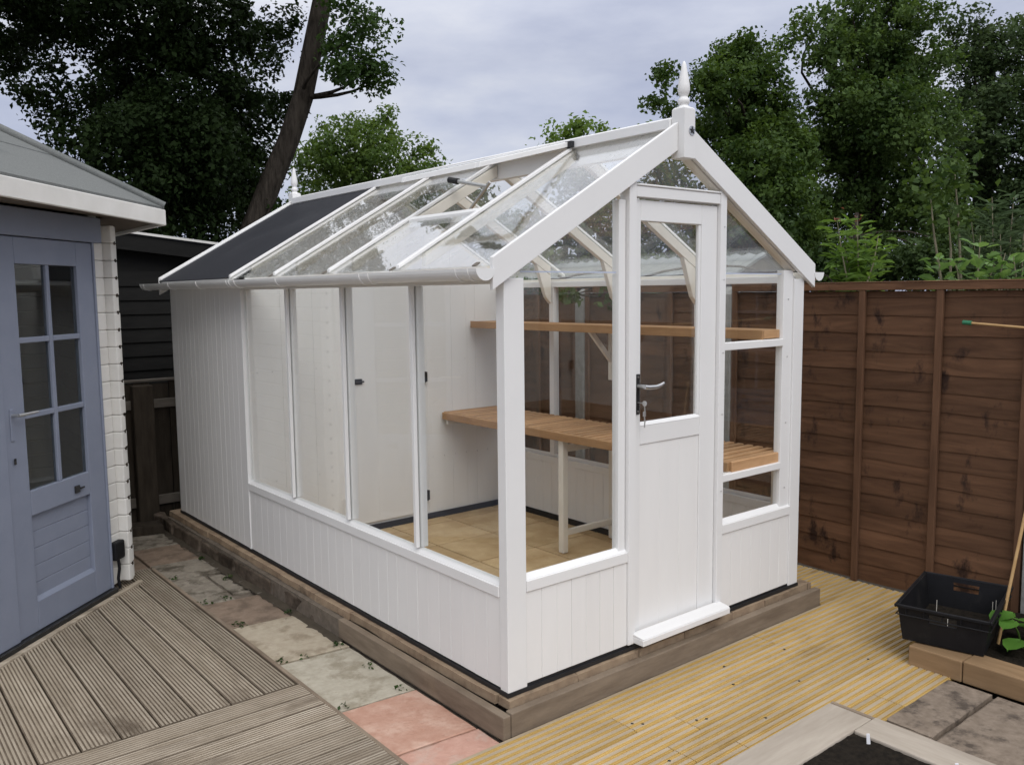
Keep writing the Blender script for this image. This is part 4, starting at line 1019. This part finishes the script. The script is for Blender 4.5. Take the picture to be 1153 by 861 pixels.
for k, (px, lb, lst, mt, dp) in enumerate((
    (630, 'leafy bush seen through the front left greenhouse window', [(600, 260, 30, 1.1), (640, 250, 32, 1.1), (680, 255, 32, 1.1), (620, 300, 35, 1), (670, 300, 35, 1), (570, 270, 30, 1), (655, 215, 28, 1), (690, 220, 25, 1)], 'bush', 10.5),
    (750, 'olive green bush seen through the door and top gable panes', [(720, 250, 32, 1.1), (760, 235, 32, 1.1), (790, 255, 30, 1.1), (740, 200, 28, 1), (775, 205, 25, .9), (810, 260, 30, 1.1), (730, 300, 35, 1), (790, 300, 35, 1)], 'thorn', 11.0),
    (845, 'dark shrub seen through the right hand gable pane', [(835, 250, 30, 1), (860, 270, 28, 1), (830, 290, 30, 1), (880, 300, 25, 1)], 'ivy', 9.5),
    (530, 'far shrub seen through the wet roof panes', [(500, 250, 30, 1), (540, 245, 30, 1), (560, 285, 35, 1), (470, 260, 30, 1), (520, 220, 22, .8)], 'bush', 12.5))):
    auto_tree('garden_bush', lb, px, dp, 250, .05, lst, 34, .2, .068, M[mt], .5, 1.0, 'bush')
# low green in front of the neighbour's shed, over the fence
auto_tree('fence_climber', 'low green climber spilling just over the brown fence top', 700, 6.6, 318, .03, [(600, 326, 12, 1), (640, 328, 12, 1), (690, 327, 12, 1), (735, 330, 12, .8), (925, 326, 10, .8), (945, 328, 10, .8)], 14, .09, .05, M['bush'], .15, 1.0, 'climber')

# --- young shrubs just over the fence
def leafy_stems(name, label, stems, leaf, mat, pairs, drop, tip=None, stemmat='stem', asp=.4):
    b = np.array(stems[0][0]); t = thing(name, label, 'shrub', (b[0], b[1], -.2))
    m = MB(); C_, N_, S_ = [], [], []; tips = []
    for pts in stems:
        pts = [np.array(p, float) for p in pts]; m.tube(pts, list(np.linspace(.010, .003, len(pts))), 6)
        for k in range(pairs):
            f = .30 + .70 * (k + rng.uniform(0, .6)) / pairs; f = min(f, .999) * (len(pts) - 1); i = int(f); q = pts[i] + (pts[i + 1] - pts[i]) * (f - i)
            a0_ = rng.uniform(0, 6.28)
            for s in range(4):
                a = a0_ + s * 1.57 + rng.uniform(-.4, .4); o = np.array([math.cos(a), math.sin(a), rng.uniform(-.5, .3)])
                C_.append(q + o * leaf * .7); N_.append(np.array([-o[0] * .5, -o[1] * .5, 1.0]) + rng.normal(size=3) * .25); S_.append((leaf * rng.uniform(.6, 1.15), o + np.array([0, 0, drop])))
        tips.append(pts[-1])
    m.build('stem', M[stemmat], t)
    C_ = np.array(C_); N_ = np.array(N_); sz = np.array([s for s, _ in S_]); dr = np.array([d for _, d in S_])
    n = len(C_); Nn = N_ / np.linalg.norm(N_, axis=1, keepdims=True)
    tt = dr - Nn * np.sum(dr * Nn, axis=1, keepdims=True); tt /= np.linalg.norm(tt, axis=1, keepdims=True); bb = np.cross(Nn, tt)
    mm = MB()
    for i in range(n):
        c, s, a, b_, nn2 = C_[i], sz[i], tt[i], bb[i], Nn[i]
        v = [c - a * s * .5, c - a * s * .1 + b_ * s * asp * .5 + nn2 * s * .06, c + a * s * .25 + b_ * s * asp * .36 + nn2 * s * .04, c + a * s * .55 - nn2 * s * .08, c + a * s * .25 - b_ * s * asp * .36 + nn2 * s * .04, c - a * s * .1 - b_ * s * asp * .5 + nn2 * s * .06]
        mm.add(v, [(0, 1, 2, 3), (0, 3, 4, 5)])
    mm.build('foliage', M[mat], t)
    if tip:
        for q in tips[:2]:
            P3 = np.array(q) + rng.normal(size=(5, 3)) * .02; leaves_mesh('young_tip', P3, rng.normal(size=(5, 3)), np.full(5, .045), M['redtip'], t, .4)
def stem_px(pts, depth): 
    q = [at(x, y, depth) for x, y in pts]; g = q[0].copy(); g[2] = -.2; return [g, q[0]] + q[1:]
leafy_stems('peach_sapling', 'fresh green sapling with drooping leaves and reddish tips over the fence', [stem_px([(967, 320), (966, 280), (965, 243)], 6.6), stem_px([(955, 320), (948, 285), (942, 245)], 6.6), stem_px([(975, 322), (984, 295), (989, 265)], 6.5), stem_px([(960, 320), (955, 300), (950, 275)], 6.7), stem_px([(968, 322), (972, 300), (975, 268)], 6.7)], .135, 'lilac', 14, -1.2, True, asp=.30)
leafy_stems('broadleaf_sapling', 'light broadleaved sapling cluster showing over the fence at the right', [stem_px([(1060, 322), (1058, 300), (1055, 282)], 6.4), stem_px([(1100, 322), (1102, 295), (1104, 265)], 6.4), stem_px([(1080, 322), (1078, 305), (1074, 292)], 6.4), stem_px([(1125, 322), (1128, 300), (1132, 285)], 6.4), stem_px([(1145, 322), (1143, 305), (1141, 288)], 6.4), stem_px([(1110, 322), (1116, 308), (1120, 296)], 6.5)], .13, 'ash', 5, -.1, asp=.55)
leafy_stems('buddleia_shrub', 'grey green feathery shrub above the fence near the right edge', [stem_px([(1120, 320), (1118, 270), (1117, 222)], 7.6), stem_px([(1135, 320), (1138, 265), (1142, 215)], 7.6), stem_px([(1150, 320), (1152, 270), (1156, 230)], 7.6), stem_px([(1105, 320), (1098, 285), (1094, 250)], 7.7), stem_px([(1128, 320), (1127, 290), (1126, 255)], 7.5)], .13, 'budd', 26, -.4, asp=.25)
for px, d, tpy in ((1050, 8.2, 185), (1080, 8.3, 195), (1072, 8.0, 245), (1125, 8.4, 190)):
    pass
m = MB(); b = at(1052, 318, 8.2); b0 = b.copy(); b0[2] = -.2
t = thing('bare_sapling', 'thin pale sapling stems standing bare before the dark maple', 'sapling', tuple(b0))
for (x0, x1, y1) in ((1060, 1048, 225), (1082, 1075, 195), (1070, 1068, 245)):
    a = at(x0, 318, 8.2); a0_ = a.copy(); a0_[2] = -.2; e = at(x1, y1, 8.2); m.tube([a0_, a, (a + e) / 2 + rng.normal(size=3) * .02, e], [.016, .014, .011, .006], 6)
m.build('stem', M['stem'], t)
Pq = np.concatenate([at(x, y, 8.2) + rng.normal(size=(60, 3)) * .14 for x, y in ((1048, 222), (1076, 192), (1068, 240), (1060, 205))]); leaves_mesh('foliage', Pq, rng.normal(size=(len(Pq), 3)) + [0, 0, 1], rng.uniform(.06, .12, len(Pq)), M['field'], t)
# vegetable leaves by the crate
t = thing('vegetable_plant', 'bright green leafy vegetable plant in the soil beside the crate', 'plant', (2.22, -1.12, -.07))
mm = MB(); st = MB()
for k in range(13):
    a = rng.uniform(0, 6.28); l = rng.uniform(.05, .13); c = np.array([2.20 + J(.05), -1.12 + J(.06), -.07]); o = np.array([math.cos(a), math.sin(a), 0])
    tipc = c + o * l + [0, 0, rng.uniform(.05, .16)]; st.tube([c, (c + tipc) / 2 + [0, 0, .02], tipc], .003, 5)
    s = rng.uniform(.08, .13); bb = np.array([-o[1], o[0], 0]); up = np.array([0, 0, 1.0])
    rows = []
    for i, (f, w) in enumerate(((-.5, .05), (-.2, .42), (.15, .5), (.45, .32), (.62, .03))):
        mid = tipc + o * s * (f + .3) - up * s * .5 * max(f, 0) ** 1.5
        rows.append((mid + bb * s * w + up * s * .09, mid - up * s * .02, mid - bb * s * w + up * s * .09))
    V = [p for r_ in rows for p in r_]; F = []
    for i in range(4): F += [(3 * i, 3 * i + 1, 3 * i + 4, 3 * i + 3), (3 * i + 1, 3 * i + 2, 3 * i + 5, 3 * i + 4)]
    mm.add(V, F, 0, True)
st.build('stalk', M['lilac'], t); mm.build('foliage', M['veg'], t)
m = MB(); V = []; F = []; ny = 90
for i in range(ny + 1):
    y = 1.25 + 2.85 * i / ny; xo = -.100 - .035 * min(1, (y - 1.25) / 1.2) - abs(rng.normal()) * .011
    V += [(-.06, y, -.1535), (xo, y + J(.01), -.1542 + (0 if y < 1.3 else .0))]
for i in range(ny): F.append((2 * i, 2 * i + 1, 2 * i + 3, 2 * i + 2))
m.add(V, F); struct(m.build('soil_strip', M['earth']))
Pw, Nw = [], []
for (x, y, n_) in ((-.40, 1.80, 26), (-.13, 1.22, 16), (-.12, 1.79, 14), (-.43, 1.21, 12), (-.14, .60, 12), (-.16, 2.6, 18), (-.44, 2.25, 16), (-.15, 3.1, 20), (-.42, 2.8, 14), (-.42, .6, 8), (-.13, .9, 9), (-.30, 2.24, 8), (-.3, 1.2, 5)):
    Pw.append(np.array([x, y, -.147]) + rng.normal(size=(n_, 3)) * [.018, .018, .006]); Nw.append(rng.normal(size=(n_, 3)) * .6 + [0, 0, 1])
Pw = np.concatenate(Pw); wd = leaves_mesh('weeds', Pw, np.concatenate(Nw), rng.uniform(.010, .026, len(Pw)), M['ivy']); wd['kind'] = 'stuff'; wd['label'] = 'small green weeds growing in the joints of the slab path'; wd['category'] = 'weeds'
# fallen leaves and grit on path / deck edges
m = MB()
for _ in range(18):
    y = rng.uniform(1.7, 3.9); x = -.11 - abs(rng.normal()) * .03; s = rng.uniform(.006, .02); a = rng.uniform(0, 6.28)
    m.add([(x + s * math.cos(a + k * 1.57), y + s * math.sin(a + k * 1.57) * .6, -.1535 + (.003 if k % 2 else 0)) for k in range(4)], [(0, 1, 2, 3)])
o = m.build('leaf_litter', M['oldrail']); o['kind'] = 'stuff'; o['label'] = 'brown leaf litter and grit along the greenhouse base'; o['category'] = 'leaf litter'

# ================================================================== WORLD, SUN, CAMERA
w = bpy.data.worlds.new('World'); S.world = w; w.use_nodes = True
nt = w.node_tree; nt.nodes.clear(); out = N(nt, 'ShaderNodeOutputWorld'); bg = N(nt, 'ShaderNodeBackground'); bg.inputs[1].default_value = 0.1
SUN_EL, SUN_AZ = 46, 200            # azimuth from +Y, clockwise
sky = N(nt, 'ShaderNodeTexSky'); sky.sky_type = 'NISHITA'; sky.sun_disc = False; sky.sun_elevation = R(SUN_EL); sky.sun_rotation = R(SUN_AZ)
tc = N(nt, 'ShaderNodeTexCoord'); mp = N(nt, 'ShaderNodeMapping'); mp.inputs['Scale'].default_value = (1.0, 1.0, 3.2); mp.inputs['Location'].default_value = (.35, .1, .2)
L(nt, tc.outputs['Generated'], mp.inputs[0])
no = N(nt, 'ShaderNodeTexNoise'); no.inputs['Scale'].default_value = 2.3; no.inputs['Detail'].default_value = 7; no.inputs['Roughness'].default_value = .55; L(nt, mp.outputs[0], no.inputs['Vector'])
k = 10.0
cl = ramp(nt, no.outputs['Fac'], [(.36, (.41 * k, .45 * k, .60 * k)), (.50, (.555 * k, .59 * k, .715 * k)), (.62, (.71 * k, .73 * k, .80 * k))])
col = mixrgb(nt, sky.outputs[0], cl.outputs[0], .93)
sx = N(nt, 'ShaderNodeSeparateXYZ'); L(nt, tc.outputs['Generated'], sx.inputs[0])
zr = N(nt, 'ShaderNodeMapRange'); zr.inputs[1].default_value = .25; zr.inputs[2].default_value = 1.0; zr.inputs[3].default_value = 1.0; zr.inputs[4].default_value = 2.5; L(nt, sx.outputs[2], zr.inputs[0])
zn = N(nt, 'ShaderNodeMapRange'); zn.inputs[1].default_value = .22; zn.inputs[2].default_value = .7; L(nt, sx.outputs[2], zn.inputs[0])
hs = N(nt, 'ShaderNodeHueSaturation'); hs.inputs['Saturation'].default_value = .25; L(nt, col, hs.inputs['Color'])
col = mixrgb(nt, col, hs.outputs[0], zn.outputs[0])
vm = N(nt, 'ShaderNodeVectorMath', operation='SCALE'); L(nt, col, vm.inputs[0]); L(nt, zr.outputs[0], vm.inputs['Scale']); col = vm.outputs[0]
L(nt, col, bg.inputs[0]); L(nt, bg.outputs[0], out.inputs[0])
sl = bpy.data.lights.new('sun', 'SUN'); sl.energy = 1.2; sl.angle = R(40); sl.color = (1.0, .975, .94)
so = bpy.data.objects.new('sun', sl); COL.objects.link(so)
dv = Vector((math.sin(R(SUN_AZ)) * math.cos(R(SUN_EL)), math.cos(R(SUN_AZ)) * math.cos(R(SUN_EL)), math.sin(R(SUN_EL))))
so.rotation_euler = dv.to_track_quat('Z', 'Y').to_euler()

cd_ = bpy.data.cameras.new('camera'); cam = bpy.data.objects.new('camera', cd_); COL.objects.link(cam)
cd_.sensor_width = 36; cd_.lens = FPX / 1153 * 36; cd_.clip_end = 2000; cd_.clip_start = .05
mw = Matrix(((CR[0], CU[0], -CF[0], CAM[0]), (CR[1], CU[1], -CF[1], CAM[1]), (CR[2], CU[2], -CF[2], CAM[2]), (0, 0, 0, 1)))
cam.matrix_world = mw; S.camera = cam
S.view_settings.view_transform = 'Standard'; S.view_settings.look = 'None'; S.view_settings.gamma = 1; S.view_settings.exposure = 0.06
S.render.engine = 'CYCLES'
S.cycles.transparent_max_bounces = 32; S.cycles.max_bounces = 8
